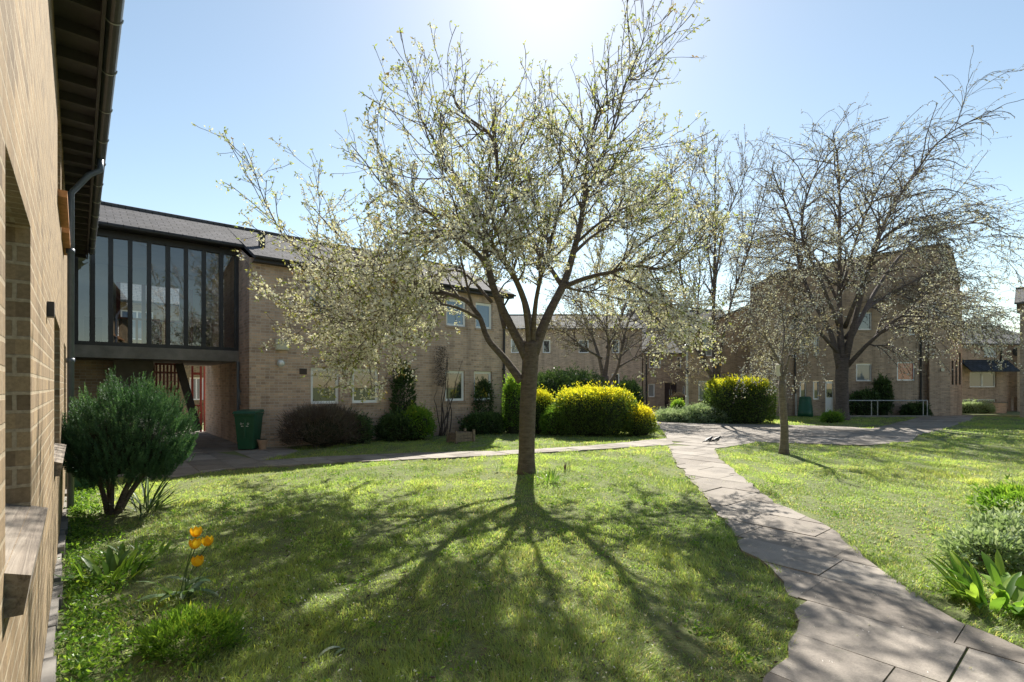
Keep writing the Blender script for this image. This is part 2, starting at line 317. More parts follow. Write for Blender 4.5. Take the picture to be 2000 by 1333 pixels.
gx = axis([(-400,-60,40),(-60,-12,4),(-12,12,.12),(12,60,4),(60,400,40)]); gy = axis([(-200,-20,30),(-20,0,4),(0,18,.12),(18,60,3),(60,900,60)])
XX, YY = np.meshgrid(gx, gy); far = np.clip((np.hypot(XX, YY-9)-18)/10, 0, 1)
ZZ = gh(XX, YY)*(1-far)-.012*far; ZZ = np.where(onpath(XX, YY), .007, ZZ)
mb = MB(); nx, ny = len(gx), len(gy); idx = np.arange(nx*ny).reshape(ny, nx)
mb.mesh(np.stack([XX, YY, ZZ], 2).reshape(-1, 3), np.stack([idx[:-1,:-1], idx[:-1,1:], idx[1:,1:], idx[1:,:-1]], 2).reshape(-1, 4))
tag(mb.build('ground', M['turf'], smooth=True), 'turf and bare soil of the courtyard', kind='structure')
from mathutils.geometry import tessellate_polygon
def clip(P, ax, lim, sg):
    out = []
    for i in range(len(P)):
        a, b = P[i-1], P[i]; da, db = (a[ax]-lim)*sg, (b[ax]-lim)*sg
        if (da >= 0) != (db >= 0): f = da/(da-db); out.append((a[0]+(b[0]-a[0])*f, a[1]+(b[1]-a[1])*f))
        if db >= 0: out.append(b)
    return out
def slabs(name, poly, label, top=.018, rw=.60, ln=.90, gap=.008, seed=1, taken=[]):
    r = np.random.RandomState(seed); P = np.array(poly); mb = MB()
    tr = np.array([[(p[0]-F0[0])*UX+(p[1]-F0[1])*UY, -(p[0]-F0[0])*UY+(p[1]-F0[1])*UX] for p in P])
    wob = []
    for a, b in zip(tr, np.roll(tr, -1, 0)):
        n = max(1, int(np.hypot(*(b-a))/.15))
        for q in range(n): wob.append(a+(b-a)*q/n+r.normal(size=2)*.018)
    for i in range(int(math.floor(tr[:,0].min()/rw)), int(math.ceil(tr[:,0].max()/rw))+1):
        off = (i*0.41 % 1)*ln; rnd = np.random.RandomState(i+500); y = -40.0+off
        while y < 40:
            L = ln*rnd.choice([1,1,.67])
            if tr[:,1].min()-1 < y < tr[:,1].max()+1:
                x0, x1, y0, y1 = i*rw+gap/2, (i+1)*rw-gap/2, y+gap/2, y+L-gap/2; key = (i, round(y, 2))
                jx = r.uniform(-.003,.003,4); tx_, ty_ = r.uniform(-.006,.006,2); z = top+r.uniform(-.004,.004); t_ = r.uniform(0,1)
                if key not in taken:
                    sub = [tuple(p) for p in wob]
                    for ax_i, lim, sg in ((0,x0+jx[0],1),(0,x1+jx[1],-1),(1,y0+jx[2],1),(1,y1+jx[3],-1)): sub = clip(sub, ax_i, lim, sg)
                    if len(sub) >= 3:
                        cl = [sub[0]]
                        for q in sub[1:]:
                            if abs(q[0]-cl[-1][0])+abs(q[1]-cl[-1][1]) > 1e-4: cl.append(q)
                        sub = cl; A_ = .5*sum(sub[n][0]*sub[(n+1)%len(sub)][1]-sub[(n+1)%len(sub)][0]*sub[n][1] for n in range(len(sub)))
                        if abs(A_) > .02:
                            if A_ < 0: sub = sub[::-1]
                            if abs(A_) > .4*(x1-x0)*(y1-y0): taken.append(key)
                            cx, cy = (x0+x1)/2, (y0+y1)/2; T = [F(q[0], q[1], z+tx_*(q[0]-cx)+ty_*(q[1]-cy)) for q in sub]
                            tri = tessellate_polygon([[Vector((q[0], q[1], 0)) for q in T]])
                            tt = []
                            for f in tri:
                                p_ = [np.array(T[n]) for n in f]; tt.append(p_ if np.cross(p_[1]-p_[0], p_[2]-p_[0])[2] > 0 else p_[::-1])
                            if tt: mb.tris(tt, t_)
                            n_ = len(T); mb.quads([[(T[n][0],T[n][1],-.06),(T[(n+1)%n_][0],T[(n+1)%n_][1],-.06),T[(n+1)%n_],T[n]] for n in range(n_)], t_)
            y += L
    return tag(mb.build(name, M['slab']), label, kind='structure')
slabs('garden_path', path_poly, 'winding path of large pale concrete slabs', seed=3)
slabs('cross_path', cross_poly, 'narrow slab path running along the house lawn', seed=4)
slabs('entrance_court', court_poly, 'shaded slab paving in front of and under the glazed link', seed=5)
slabs('plaza', plaza_poly, 'wide paved area in dappled tree shade', seed=6)

# ------------------------------------------------------------------ wall / window helpers (local frames)
def wall_face(mb, o, d, nin, L, z0, z1, holes, depth=.11, zf=None):
    """a wall face starting at o along d, openings (u0,u1,za,zb) with reveals going inwards"""
    o = np.array(o, float); d = np.array(d, float); nin = np.array(nin, float); Z = np.array([0,0,1.0])
    us = sorted({0, L} | {h[0] for h in holes} | {h[1] for h in holes}); zs = sorted({z0, z1} | {h[2] for h in holes} | {h[3] for h in holes})
    P = lambda u, z, k=0: o+d*u+Z*z+nin*k
    q = []
    for a, b in zip(us[:-1], us[1:]):
        for e, f in zip(zs[:-1], zs[1:]):
            um, zm = (a+b)/2, (e+f)/2
            if any(h[0] < um < h[1] and h[2] < zm < h[3] for h in holes): continue
            q.append([P(a,e), P(b,e), P(b,f), P(a,f)])
    for (a, b, e, f) in holes:
        q += [[P(a,e),P(a,f),P(a,f,depth),P(a,e,depth)], [P(b,f),P(b,e),P(b,e,depth),P(b,f,depth)], [P(a,f),P(b,f),P(b,f,depth),P(a,f,depth)], [P(b,e),P(a,e),P(a,e,depth),P(b,e,depth)]]
    mb.quads(q)
def window(root, o, d, nin, u0, u1, z0, z1, glass='glass', bars=(), hbars=(), fw=.055, rec=.07, frame='white', sill='brick', sash=True):
    o = np.array(o, float); d = np.array(d, float); nin = np.array(nin, float)
    mb = MB(); B = lambda a, b, e, f, k0=rec, k1=rec+.05: mb.obox(o, d, nin, a, b, k0, k1, e, f)
    u0 += .004; u1 -= .004; z0 += .004; z1 -= .004
    B(u0, u1, z0, z0+fw); B(u0, u1, z1-fw, z1); B(u0, u0+fw, z0+fw, z1-fw); B(u1-fw, u1, z0+fw, z1-fw)
    for b in bars: x = u0+(u1-u0)*b; B(x-fw*.55, x+fw*.55, z0+fw, z1-fw)
    for b in hbars: z = z0+(z1-z0)*b; B(u0+fw, u1-fw, z-fw*.5, z+fw*.5, rec+.003)
    if sash and not bars:
        f2 = fw+.03; B(u0+fw, u1-fw, z0+fw, z0+f2, rec+.012); B(u0+fw, u1-fw, z1-f2, z1-fw, rec+.012); B(u0+fw, u0+f2, z0+f2, z1-f2, rec+.012); B(u1-f2, u1-fw, z0+f2, z1-f2, rec+.012)
    wd = mb.build('window', M[frame], root)
    p = MB(); P = lambda u, z: o+d*u+np.array([0,0,z])+nin*(rec+.03)
    p.quads([[P(u0+.02,z0+.02), P(u1-.02,z0+.02), P(u1-.02,z1-.02), P(u0+.02,z1-.02)]]); p.build('pane', M[glass], wd)
    if sill:
        s = MB(); s.obox(o, d, nin, u0-.04, u1+.04, -.035, rec, z0-.075, z0-.002); s.build('sill', M['brick_far' if sill == 'brick' else sill], wd)
    return wd

# ------------------------------------------------------------------ the long brick house on the left (shaded facade)
X1, Y1, Zv = (1,0,0), (0,1,0), (0,0,1)
house = thing('brick_house', 'two storey tan brick house with grey tiled roof and white windows behind the blossom tree', 'house', (F0[0], F0[1], 0), FANG)
T0, T1 = tpx(487), tpx(985)
EZ, RZ, DP = 4.93, 6.35, 6.0
lo = [(607,663),(688,740),(870,908),(926,961)]; up = [(605,660),(690,737),(872,911),(929,962)]
holes = [(tpx(a)-T0, tpx(b)-T0, 1.10, 2.13) for a, b in lo]+[(tpx(a)-T0, tpx(b)-T0, 3.63, 4.55) for a, b in up]
mb = MB(); wall_face(mb, (T0,0,0), X1, Y1, T1-T0, -.2, EZ, holes)
wall_face(mb, (T0,DP,0), (0,-1,0), X1, DP, -.2, EZ, []); wall_face(mb, (T1,0,0), Y1, (-1,0,0), DP, -.2, EZ, []); wall_face(mb, (T1,DP,0), (-1,0,0), (0,-1,0), T1-T0, -.2, EZ, [])
for x, s in ((T0, 1), (T1, -1)):      # gable triangles
    mb.tris([[(x,0,EZ),(x,DP,EZ),(x,DP/2,RZ-.12)][::s]])
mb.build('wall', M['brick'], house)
for i, h in enumerate(holes):
    window(house, (T0,0,0), X1, Y1, *h, glass='glass' if i < 4 else 'glass_blue', fw=.05)
def roofslab(root, x0, x1, ye, ze, yr, zr, th=.09, mat='roof', name='roof'):
    mb = MB()
    for sgn in (1, -1):
        a = (ye, ze) if sgn == 1 else (2*yr-ye, ze)
        lo_, hi_ = a, (yr, zr)
        q = [(x0,lo_[0],lo_[1]),(x1,lo_[0],lo_[1]),(x1,hi_[0],hi_[1]),(x0,hi_[0],hi_[1])]; b = [(p[0],p[1],p[2]-th) for p in q]
        if sgn < 0: q = q[::-1]; b = b[::-1]
        mb.quads([q, b[::-1], [b[0],b[1],q[1],q[0]], [b[1],b[2],q[2],q[1]], [b[3],b[0],q[0],q[3]]])
    mb.tube([(x0,yr,zr+.01),(x1,yr,zr+.01)], .07, 8)
    return mb.build(name, M[mat], root)
rf = roofslab(house, T0+.05, T1+.25, -.28, EZ+.02, DP/2, RZ+.10)
mb = MB(); vx = tpx(508, 1.0); mb.box(vx-.07, vx+.07, .75, .9, EZ+.45, EZ+.85); mb.box(vx-.09, vx+.09, .73, .92, EZ+.85, EZ+.89); mb.build('roof_vent', M['black'], rf)
def half_gutter(mb, p0, p1, r=.055, side=(0,-1,0)):
    p0 = np.array(p0, float); p1 = np.array(p1, float); sd_ = np.array(side, float); A = np.linspace(0, PI, 9)
    for (ra, flip) in ((r, 0), (r-.006, 1)):
        pr = [sd_*math.cos(a)*ra-np.array([0,0,1])*math.sin(a)*ra for a in A]
        q = [[p0+pr[i], p1+pr[i], p1+pr[i+1], p0+pr[i+1]] for i in range(8)]
        mb.quads([x[::-1] for x in q] if flip else q)
mb = MB(); half_gutter(mb, (T0+.06,-.33,EZ-.02), (T1+.25,-.33,EZ-.02)); mb.box(T0+.06, T1+.24, -.265, -.245, EZ-.14, EZ-.06); mb.build('gutter', M['black'], house)
mb = MB(); mb.box(T0+.06, T1+.24, -.243, -.002, EZ-.13, EZ-.115); mb.build('soffit', M['black'], house)
mb = MB(); xp = T1-.06
mb.tube([(xp,-.33,EZ-.07),(xp,-.33,EZ-.15),(xp,-.07,EZ-.4),(xp,-.06,.05)], .038, 10); [mb.box(xp-.06, xp+.06, -.1, -.01, z, z+.04) for z in (.6,2.2,3.8)]; mb.build('downpipe', M['black'], house, smooth=False)
mb = MB(); xb = tpx(550); mb.box(xb-.17, xb+.17, -.09, -.002, 2.57, 2.86); mb.box(xb-.15, xb+.15, -.105, -.092, 2.59, 2.84); mb.build('alarm_box', M['cream'], house, bevel=.008)
xb = tpx(548); mb = MB(); mb.tube([(xb,-.002,2.22),(xb,-.05,2.22)], [.10,.10], 20); bk = mb.build('bulkhead_lamp', M['metal'], house)
mb = MB(); mb.tube([(xb,-.052,2.22),(xb,-.085,2.22),(xb,-.10,2.22)], [.075,.065,.03], 20); mb.smooth = True; mb.build('lamp_cover', M['white'], bk)
xb = tpx(592); mb = MB(); mb.box(xb-.10, xb+.10, -.012, -.001, 1.93, 2.09); [mb.box(xb-.09, xb+.09, -.02, -.013, 1.945+i*.03, 1.96+i*.03) for i in range(5)]; mb.build('air_vent', M['redbrown'], house)

# ------------------------------------------------------------------ glazed link over the passage
link = thing('glazed_link', 'first floor glazed corridor with black mullions bridging a shaded passage', 'glazed walkway', (F0[0], F0[1], 0), FANG)
TL, RG = -3.66, 1.2                        # left end at the near building, glass plane depth
GB, GT = 2.66, 5.18
mpx = [148,181,216,254,291,328,363,398,432,465]; mt = [tpx(p, RG) for p in mpx]; mt[-1] = T0-.04
mb = MB()
for t in mt: mb.box(t-.045, t+.045, RG-.06, RG+.08, GB, GT)
mb.box(TL, T0-.002, RG-.063, RG+.083, GB-.09, GB); mb.box(TL, T0-.002, RG-.063, RG+.083, GT, GT+.16)
mb.build('glazing_frame', M['black'], link)
for a, b in zip(mt[:-1], mt[1:]):
    p = MB(); tw = rs.uniform(-.012,.012,2); p.quads([[(a+.04,RG+tw[0],GB+.003),(b-.04,RG-tw[0],GB+.003),(b-.04,RG-tw[0]+tw[1],GT-.003),(a+.04,RG+tw[0]+tw[1],GT-.003)]]); p.build('pane', M['link_glass'], link)
mb = MB(); mb.box(TL, T0-.003, RG-.08, 5.0, 2.28, GB-.092); mb.build('floor_slab', M['concrete'], link)
roofslab(link, TL-5.5, T0+.04, .85, EZ+.44*1.13+.02, DP/2, RZ+.10)
mb = MB(); mb.box(TL+.3, T0+.04, .82, 1.10, GT+.163, EZ+.44*1.13-.075); half_gutter(mb, (TL+.3,.76,5.37), (T0+.04,.76,5.37)); mb.build('fascia', M['black'], link)
mb = MB(); mb.box(TL+.01, T0-.003, 1.3, 4.95, 5.2, 5.24); mb.build('ceiling', M['interior'], link)
mb = MB()                                   # far side of the corridor: low wall, posts, lintel
mb.box(TL+.01, TL+1.05, 4.85, 4.95, GB, 5.2); mb.box(T0-.9, T0-.003, 4.85, 4.95, GB, 5.2); mb.box(TL+1.05, T0-.9, 4.85, 4.95, 4.72, 5.2)
mb.build('back_wall', M['interior'], link)
mb = MB(); x = TL+1.05
while x < T0-.9: mb.box(x-.03, x+.03, 4.86, 4.93, GB+.02, 3.62); x += .15
mb.box(TL+1.05, T0-.9, 4.84, 4.95, 3.62, 3.68); [mb.box(TL+1.05+i*.62-.05, TL+1.05+i*.62+.05, 4.83, 4.96, GB, 4.72) for i in range(4)]
mb.build('balustrade', M['red'], link)
mb = MB(); x = -2.1                         # bookcases / panels inside
for i in range(5): mb.box(TL+.25+i*.6, TL+.6+i*.6, 2.2, 2.35, GB, 3.35)
mb.build('partition_panel', M['soffit'], link)
# passage below
mb = MB(); mb.box(TL, TL+.95, 2.6, 2.75, -.1, 2.275); mb.build('brick_pier', M['brick_far'], link); mb = MB(); mb.box(TL+.951, tpx(303,4.9), 4.9, 5.05, -.1, 2.275); mb.build('passage_wall', M['brick_far'], link)
mb = MB(); a, b = tpx(222,2.2), tpx(300,2.2); mb.box(a, b, 2.2, 2.4, 0, 2.277); mb.build('stair_flank', M['concrete_dark'], link)
a, b = tpx(302,2.9), tpx(352,2.9); mb = MB(); n_ = 7
for i in range(n_): x = a+(b-a)*(i+.5)/n_; mb.box(x-.022, x+.022, 2.9, 2.95, .5, 2.2)
for z in (2.2,1.96,1.5): mb.box(a, b, 2.88, 2.97, z, z+.055)
mb.build('stair_screen', M['red'], link)
p0 = np.array([tpx(350,2.85),2.85,2.25]); p1 = np.array([tpx(387,2.85),2.85,.3]); dv = (p1-p0); LL = np.linalg.norm(dv); dv /= LL
mb = MB(); mb.obox(p0, dv, (0,1,0), 0, LL, 0, .1, -.1, .1, az=(-dv[2],0,dv[0])); mb.build('stair_stringer', M['redbrown'], link)
mb = MB(); [mb.box(x-.03, x+.03, 6.2, 6.26, 0, 2.3) for x in (tpx(376,6.2),tpx(400,6.2),T0-.1)]; q0 = tpx(376,6.2); mb.box(q0,T0-.1,6.21,6.25,.9,.96); mb.box(q0,T0-.1,6.21,6.25,2.0,2.08); [mb.box(q0+.07+i*.1,q0+.1+i*.1,6.215,6.245,.1,.9) for i in range(8)]; mb.build('red_gate', M['red'], link)
mb = MB(); mb.tube([(T0-.06,.95,2.27),(T0-.06,.95,.1)], .035, 10); mb.tube([(T0-.08,.5,1.45),(T0-.13,.48,1.52),(T0-.14,.46,1.35),(T0-.1,.5,1.1)], .016, 8); mb.build('downpipe', M['pipe'], link)

def Zp0(py, Y): return EYE+(HZ-py)/1000*Y
# house seen through the link and the passage
bh = thing('brick_house', 'brick house with pale roof and white windows seen through the glazed walkway and its passage', 'house', F(0,14), FANG)
wa_, wb_ = tpx(370,14), tpx(398,14); YW = F(wa_,14)[1]; holes = [(-x_-1.2+9, -x_+9, 3.7, 5.0) for x_ in (-1.4, .9, 3.2, 5.5)]+[(wa_+9, wb_+9, Zp0(782,YW), Zp0(738,YW)), (wa_+6.4, wb_+6.4, Zp0(782,YW), Zp0(738,YW))]
mb = MB(); wall_face(mb, (-9,0,0), X1, Y1, 12, -.2, 5.4, holes); wall_face(mb, (3,0,0), Y1, (-1,0,0), 6, -.2, 5.4, []); mb.build('wall', M['brick_sun'], bh)
for h in holes: window(bh, (-9,0,0), X1, Y1, *h, glass='glass_blue' if h[2] > 3 else 'glass_net', bars=(.5,), sill=None)
roofslab(bh, -9.3, 3.3, -.3, 5.4, 3, 7.4, mat='roof_far')

# ------------------------------------------------------------------ the sunlit brick building beside the camera
near = thing('brick_building', 'sunlit tan brick building close on the left with dark eaves and grey gutter', 'building', (F0[0], F0[1], 0), FANG)
XL = -3.668; R0 = -22.0                     # wall plane t, start of the wall in r
def rY(Y): return (Y+.097)/.763-14.44       # wall position for a distance in front of the camera
WH = 4.57
hs = [(rY(1.36), rY(2.08), 1.11, 2.25), (rY(4.1), rY(5.35), 1.0, 2.2), (rY(6.9), rY(7.9), 1.0, 2.2), (rY(4.75), rY(5.6), 3.42, 4.35), (rY(5.85), rY(6.8), 3.42, 4.35)]
hl = [(a-R0, b-R0, c, d) for a, b, c, d in hs]
mb = MB(); wall_face(mb, (XL,R0,0), Y1, (-1,0,0), 4.95-R0, -.2, WH, hl, depth=.14); mb.quads([[(XL,R0,-.2),(XL,R0,WH),(XL-7,R0,WH),(XL-7,R0,-.2)]])
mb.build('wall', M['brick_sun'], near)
for i, h in enumerate(hl):
    wn_ = window(near, (XL,R0,0), Y1, (-1,0,0), *h, rec=.10, sill=None, glass='glass')
    s = MB()
    if i < 3:
        a, b = h[0]-.03, h[1]+.03; n_ = 2
        P = lambda u, k_, z: (XL+k_, R0+u, z)
        za = h[2]-.02; e = .052
        q = [P(a,-.12,za+.06), P(b,-.12,za+.06), P(b,e,za+.002), P(a,e,za+.002)]; bq = [P(a,-.12,za-.10), P(b,-.12,za-.10), P(b,e-.015,za-.10), P(a,e-.015,za-.10)]
        s.quads([q, bq[::-1], [bq[0],q[0],q[3],bq[3]], [bq[1],bq[2],q[2],q[1]], [bq[3],q[3],q[2],bq[2]]]); s.build('sill', M['old_wood'], wn_)
    else:
        s.box(XL-.12, XL+.07, R0+h[0]-.05, R0+h[1]+.05, h[2]-.065, h[2]-.002); s.build('sill', M['orange_tile'], wn_, bevel=.012)
mb = MB(); mb.box(XL-.15, XL+.285, R0-.3, .6, WH+.004, WH+.03)
for r_ in np.arange(R0, .6, .45): mb.box(XL+.002, XL+.28, r_, r_+.045, WH-.09, WH+.003)
mb.build('soffit', M['soffit'], near)
mb = MB(); mb.box(XL+.285, XL+.31, R0-.3, .6, WH-.10, WH+.13); mb.build('fascia', M['soffit'], near)
mb = MB(); xg = XL+.37; half_gutter(mb, (xg,R0-.3,WH+.08), (xg,.62,WH+.08), .06, (-1,0,0)); ga = mb.build('gutter', M['gutter'], near, smooth=True)
mb = MB(); A = np.linspace(0, PI, 9)
mb.tube([(math.cos(a)*.064, 0, -math.sin(a)*.064) for a in A], .006, 5); gb = mb.build('gutter_bracket', M['metal'], ga)
for q, r_ in enumerate(np.arange(R0+.3, .6, .9)):
    g2 = gb if q == 0 else gb.copy()
    if q: COL.objects.link(g2)
    g2.location = (xg, r_, WH+.08)
mb = MB(); mb.quads([[(XL+.38,R0-.3,WH+.12),(XL+.38,.85,WH+.12),(XL-3.5,.85,WH+1.9),(XL-3.5,R0-.3,WH+1.9)]]); mb.quads([[(XL+.33,R0-.3,WH+.10),(XL-3.5,R0-.3,WH+1.86),(XL-3.5,.85,WH+1.86),(XL+.33,.85,WH+.10)]]); mb.build('roof', M['roof'], near)
rp = rY(6.5)+.0; mb = MB(); mb.tube([(xg,rp,WH+.02),(xg,rp,WH-.12),(XL+.25,rp,WH-.22),(XL+.075,rp,WH-.5),(XL+.07,rp,.05)], .036, 12)
for z in (.5,1.9,3.3): mb.tube([(XL+.07,rp,z),(XL+.07,rp,z+.06)], .045, 12)
mb.build('downpipe', M['pipe'], near, smooth=True)
mb = MB(); mb.box(XL+.002, XL+.035, rY(3.12), rY(3.2), 2.03, 2.12); mb.build('wall_bracket', M['black'], near)
mb = MB(); r_ = rY(1.0)
while r_ < rY(9): L = rs.uniform(.3,.7); mb.box(XL+.001, XL+rs.uniform(.03,.06), r_, r_+L-.02, -.1, rs.uniform(.05,.11), rs.rand()); r_ += L
mb.build('plinth_edging', M['concrete'], near, bevel=.008)

# facing house, seen in the window reflections
opp = thing('brick_house', 'sunlit brick house across the lawn, mirrored in the ground floor windows', 'house', (17.5, -6, 0), FANG+PI/2)
holes = [(3+i*3.2, 4.1+i*3.2, z, z+1.1) for i in range(5) for z in (1.0, 3.6)]
mb = MB(); wall_face(mb, (-4,0,0), X1, (0,-1,0), 20, -.2, 5.2, holes); mb.build('wall', M['brick_sun'], opp)
for h in holes: window(opp, (-4,0,0), X1, (0,-1,0), *h, sill=None)
roofslab(opp, -4.3, 16.3, .3, 5.2, -3, 7.0, mat='roof_far')

# ------------------------------------------------------------------ far houses (frontal)
def W(px, Y): return (px-1000)/1000*Y
def Zp(py, Y): return EYE+(HZ-py)/1000*Y
def slant(h, k):      # these blocks have slanted side walls: skew the plan
    for o in [h]+list(h.children_recursive):
        if o.type == 'MESH':
            n = len(o.data.vertices); a = np.empty(n*3, np.float32); o.data.vertices.foreach_get('co', a); a = a.reshape(-1,3); a[:,0] += k*a[:,1]; o.data.vertices.foreach_set('co', a.ravel()); o.data.update()
def far_house(label, Y, p0, p1, ye, wins, door=None, depth=6, roof=None, brickm='brick_far', roofm='roof_far', gable=None, ypr=None):
    x0, x1 = W(p0, Y), W(p1, Y); h = thing('brick_house', label, 'house', (x0, Y, 0), 0); L = x1-x0; ez = Zp(ye, Y)
    hl = [(W(a,Y)-x0, W(b,Y)-x0, Zp(d,Y), Zp(c,Y)) for a, b, c, d, *_ in wins]
    mb = MB(); dh = []
    if door: dh = [(W(door[0],Y)-x0, W(door[1],Y)-x0, 0.02, Zp(door[2],Y))]
    wall_face(mb, (0,0,0), X1, Y1, L, -.2, ez, hl+dh)
    wall_face(mb, (0,depth,0), (0,-1,0), X1, depth, -.2, ez, []); wall_face(mb, (L,0,0), Y1, (-1,0,0), depth, -.2, ez, [])
    if gable: mb.mesh([(0,0,ez),(L,0,ez),(L*gable[0],0,ez+gable[1]),(0,depth,ez),(L,depth,ez),(L*gable[0],depth,ez+gable[1])], [(0,1,2)]); 
    mb.build('wall', M[brickm], h)
    for (a, b, c, d), wv in zip(hl, wins):
        g_ = wv[4] if len(wv) > 4 else 'glass'; bars = wv[5] if len(wv) > 5 else ()
        window(h, (0,0,0), X1, Y1, a, b, c, d, glass=g_, bars=bars, fw=.07, sash=False)
    return h, L, ez
# row with the dark door
h, L, ez = far_house('tan brick row house with small windows half hidden behind the forked tree', 39, 985, 1254, 642,
    [(1130,1150,664,690,'glass'),(1060,1075,664,690,'glass'),(998,1014,662,690,'glass'),(1195,1210,664,690,'glass'),(1195,1210,730,756,'glass'),(1120,1140,730,756,'glass')], depth=7, brickm='brick')
roofslab(h, -.3, L+.1, -.3, ez, 3.5, ez+1.5, mat='roof_far')
h, L, ez = far_house('low brick row house with brown double door beyond the plaza', 39, 1256, 1343, 690,
    [(1266,1279,750,776,'glass_net'),(1268,1291,698,719,'glass',(.45,)),(1322,1331,697,720,'glass'),(1333,1338,754,777,'glass')], door=(1298,1322,748), depth=7)
roofslab(h, 0, L*.85, -.3, ez, 3.5, ez+1.9, mat='roof_far')
mb = MB(); a, b = W(1298,39)-W(1256,39), W(1322,39)-W(1256,39); zt = Zp(748,39)
for x0_, x1_ in ((a+.01,(a+b)/2-.01), ((a+b)/2+.01,b-.01)):
    mb.box(x0_, x1_, .08, .13, .03, zt-.02); n_ = 4
    for i in range(n_): mb.box(x0_+.03+i*(x1_-x0_-.06)/n_, x0_+.01+(i+1)*(x1_-x0_-.06)/n_, .065, .08, .1, zt-.1)
dr = mb.build('door', M['redbrown'], h); mb = MB(); [mb.tube([((a+b)/2+s*.08,.05,.9),((a+b)/2+s*.08,.05,1.35)], .015, 6) for s in (-1,1)]; mb.build('handle', M['metal'], dr)
mb = MB(); [mb.tube([(W(p,39)-W(1256,39),-.06,ez-.1),(W(p,39)-W(1256,39),-.06,.02)], .05, 8) for p in (1262,)]; mb.build('downpipe', M['black'], h)
# tall house with big chimney behind the row
h, L, ez = far_house('taller house with slate roof and broad brick chimney rising behind the row', 47, 1245, 1440, 655, [], depth=8, brickm='brick_far')
roofslab(h, -.0, L+.3, -.3, ez, 4, ez+2.9, mat='roof_far')
mb = MB(); x0_ = W(1290,47)-W(1245,47); mb.box(x0_, x0_+2.1, 3.2, 4.8, ez+.5, Zp(580,47)); mb.box(x0_-.08, x0_+2.18, 3.12, 4.88, Zp(580,47), Zp(574,47)); ch = mb.build('chimney', M['brick_far'], h)
for i in range(4): mb = MB(); mb.tube([(x0_+.3+i*.5,4,Zp(574,47)),(x0_+.3+i*.5,4,Zp(566,47)),(x0_+.3+i*.5,4,Zp(563,47))], [.16,.13,.16], 10); mb.build('chimney_pot', M['terracotta'], ch)
# gabled house between
YC = 31; h, L, ez = far_house('brick house end with sloping gable between the row and the tall block', YC, 1342, 1556, 648, [(1364,1392,744,783,'glass_net'),(1370,1391,655,696,'glass_net')], depth=9)
mb = MB(); pk = W(1462,YC)-W(1342,YC); zt = Zp(598,YC)
mb.mesh([(0,0,ez),(L,0,ez),(L,0,zt),(pk,0,zt)], [(0,1,2,3)]); mb.build('gable', M['brick_far'], h)
mb = MB(); q = [(-.3,-.2,ez-.05),(pk,-.2,zt+.06),(pk,9,zt+.06),(-.3,9,ez-.05)]; q2 = [(p[0],p[1],p[2]-.12) for p in q]; mb.quads([q, q2[::-1], [q2[0],q2[1],q[1],q[0]]]); mb.quads([[(pk,-.2,zt+.06),(L,-.2,zt+.06),(L,9,zt+.06),(pk,9,zt+.06)],[(pk,-.2,zt-.06),(L,-.2,zt-.06),(L,-.2,zt+.06),(pk,-.2,zt+.06)]]); mb.build('roof', M['slate_blue'], h)
mb = MB(); mb.box(.02, L-.02, -.03, -.001, 2.62+1.1, 2.66+1.1); mb.build('brick_band', M['brick'], h)
slant(h, .345)
# tall block behind the big tree
YA = 28; h, L, ez = far_house('three storey brown brick block behind the spreading tree with white door', YA, 1465, 1811, 566,
    [(1562,1575,745,779,'glass'),(1588,1600,745,781,'glass'),(1562,1575,658,691,'glass'),(1589,1600,655,695,'glass'),(1672,1703,711,745,'glass_net'),(1752,1787,707,744,'glass_red'),(1776,1788,640,655,'glass'),(1672,1703,610,645,'glass')], door=(1612,1628,744), depth=9)
mb = MB(); HX = W(1876,YA)-W(1465,YA)
prof = [(1465,566),(1512,537),(1675,505),(1843,478),(1858,487),(1876,560)]; pr = [(min(W(p_,YA)-W(1465,YA), HX-.02), Zp(q_,YA)) for p_, q_ in prof]
pts = [(0,ez+.001)]+pr+[(HX-.02,ez+.001)]
V = [(x,-.004,z) for x, z in pts]+[(x,8.6,z) for x, z in pts]; n_ = len(pts); from mathutils.geometry import tessellate_polygon as tp
mb.mesh(V, [tuple(f)[::-1] for f in tp([[Vector((v[0],v[2],0)) for v in V[:n_]]])]); mb.quads([[V[i],V[n_+i],V[n_+(i+1)%n_],V[(i+1)%n_]] for i in range(n_)]); mb.build('gable', M['brick_far'], h)
mb = MB()
for (xa, za), (xb_, zb_) in zip(pr[:-1], pr[1:]): mb.quads([[(xa,-.12,za+.07),(xb_,-.12,zb_+.07),(xb_,8.8,zb_+.07),(xa,8.8,za+.07)],[(xa,-.12,za-.02),(xb_,-.12,zb_-.02),(xb_,-.12,zb_+.07),(xa,-.12,za+.07)]])
mb.build('roof', M['roof_far'], h)
a, b, zt = W(1612,YA)-W(1465,YA), W(1628,YA)-W(1465,YA), Zp(744,YA)
mb = MB(); mb.box(a+.005, b-.005, .08, .12, .02, zt-.01); dr = mb.build('door', M['white'], h); mb = MB(); mb.box(a+.08, b-.07, .068, .079, 1.0, zt-.15); mb.build('pane', M['glass'], dr)
mb = MB(); mb.tube([(W(1553,YA)-W(1465,YA),-.06,ez-.1),(W(1553,YA)-W(1465,YA),-.06,1.2)], .05, 8); mb.tube([(W(1798,YA)-W(1465,YA),-.06,ez-.1),(W(1798,YA)-W(1465,YA),-.06,.02)], .05, 8); mb.build('downpipe', M['black'], h)
mb = MB(); mb.tube([(W(1554,YA)-W(1465,YA),-.06,1.2),(W(1554,YA)-W(1465,YA),-.06,.02)], .055, 8); mb.build('drain_pipe_foot', M['metal'], h)
tower_o = W(1811,YA)-W(1465,YA); TWd = HX-tower_o
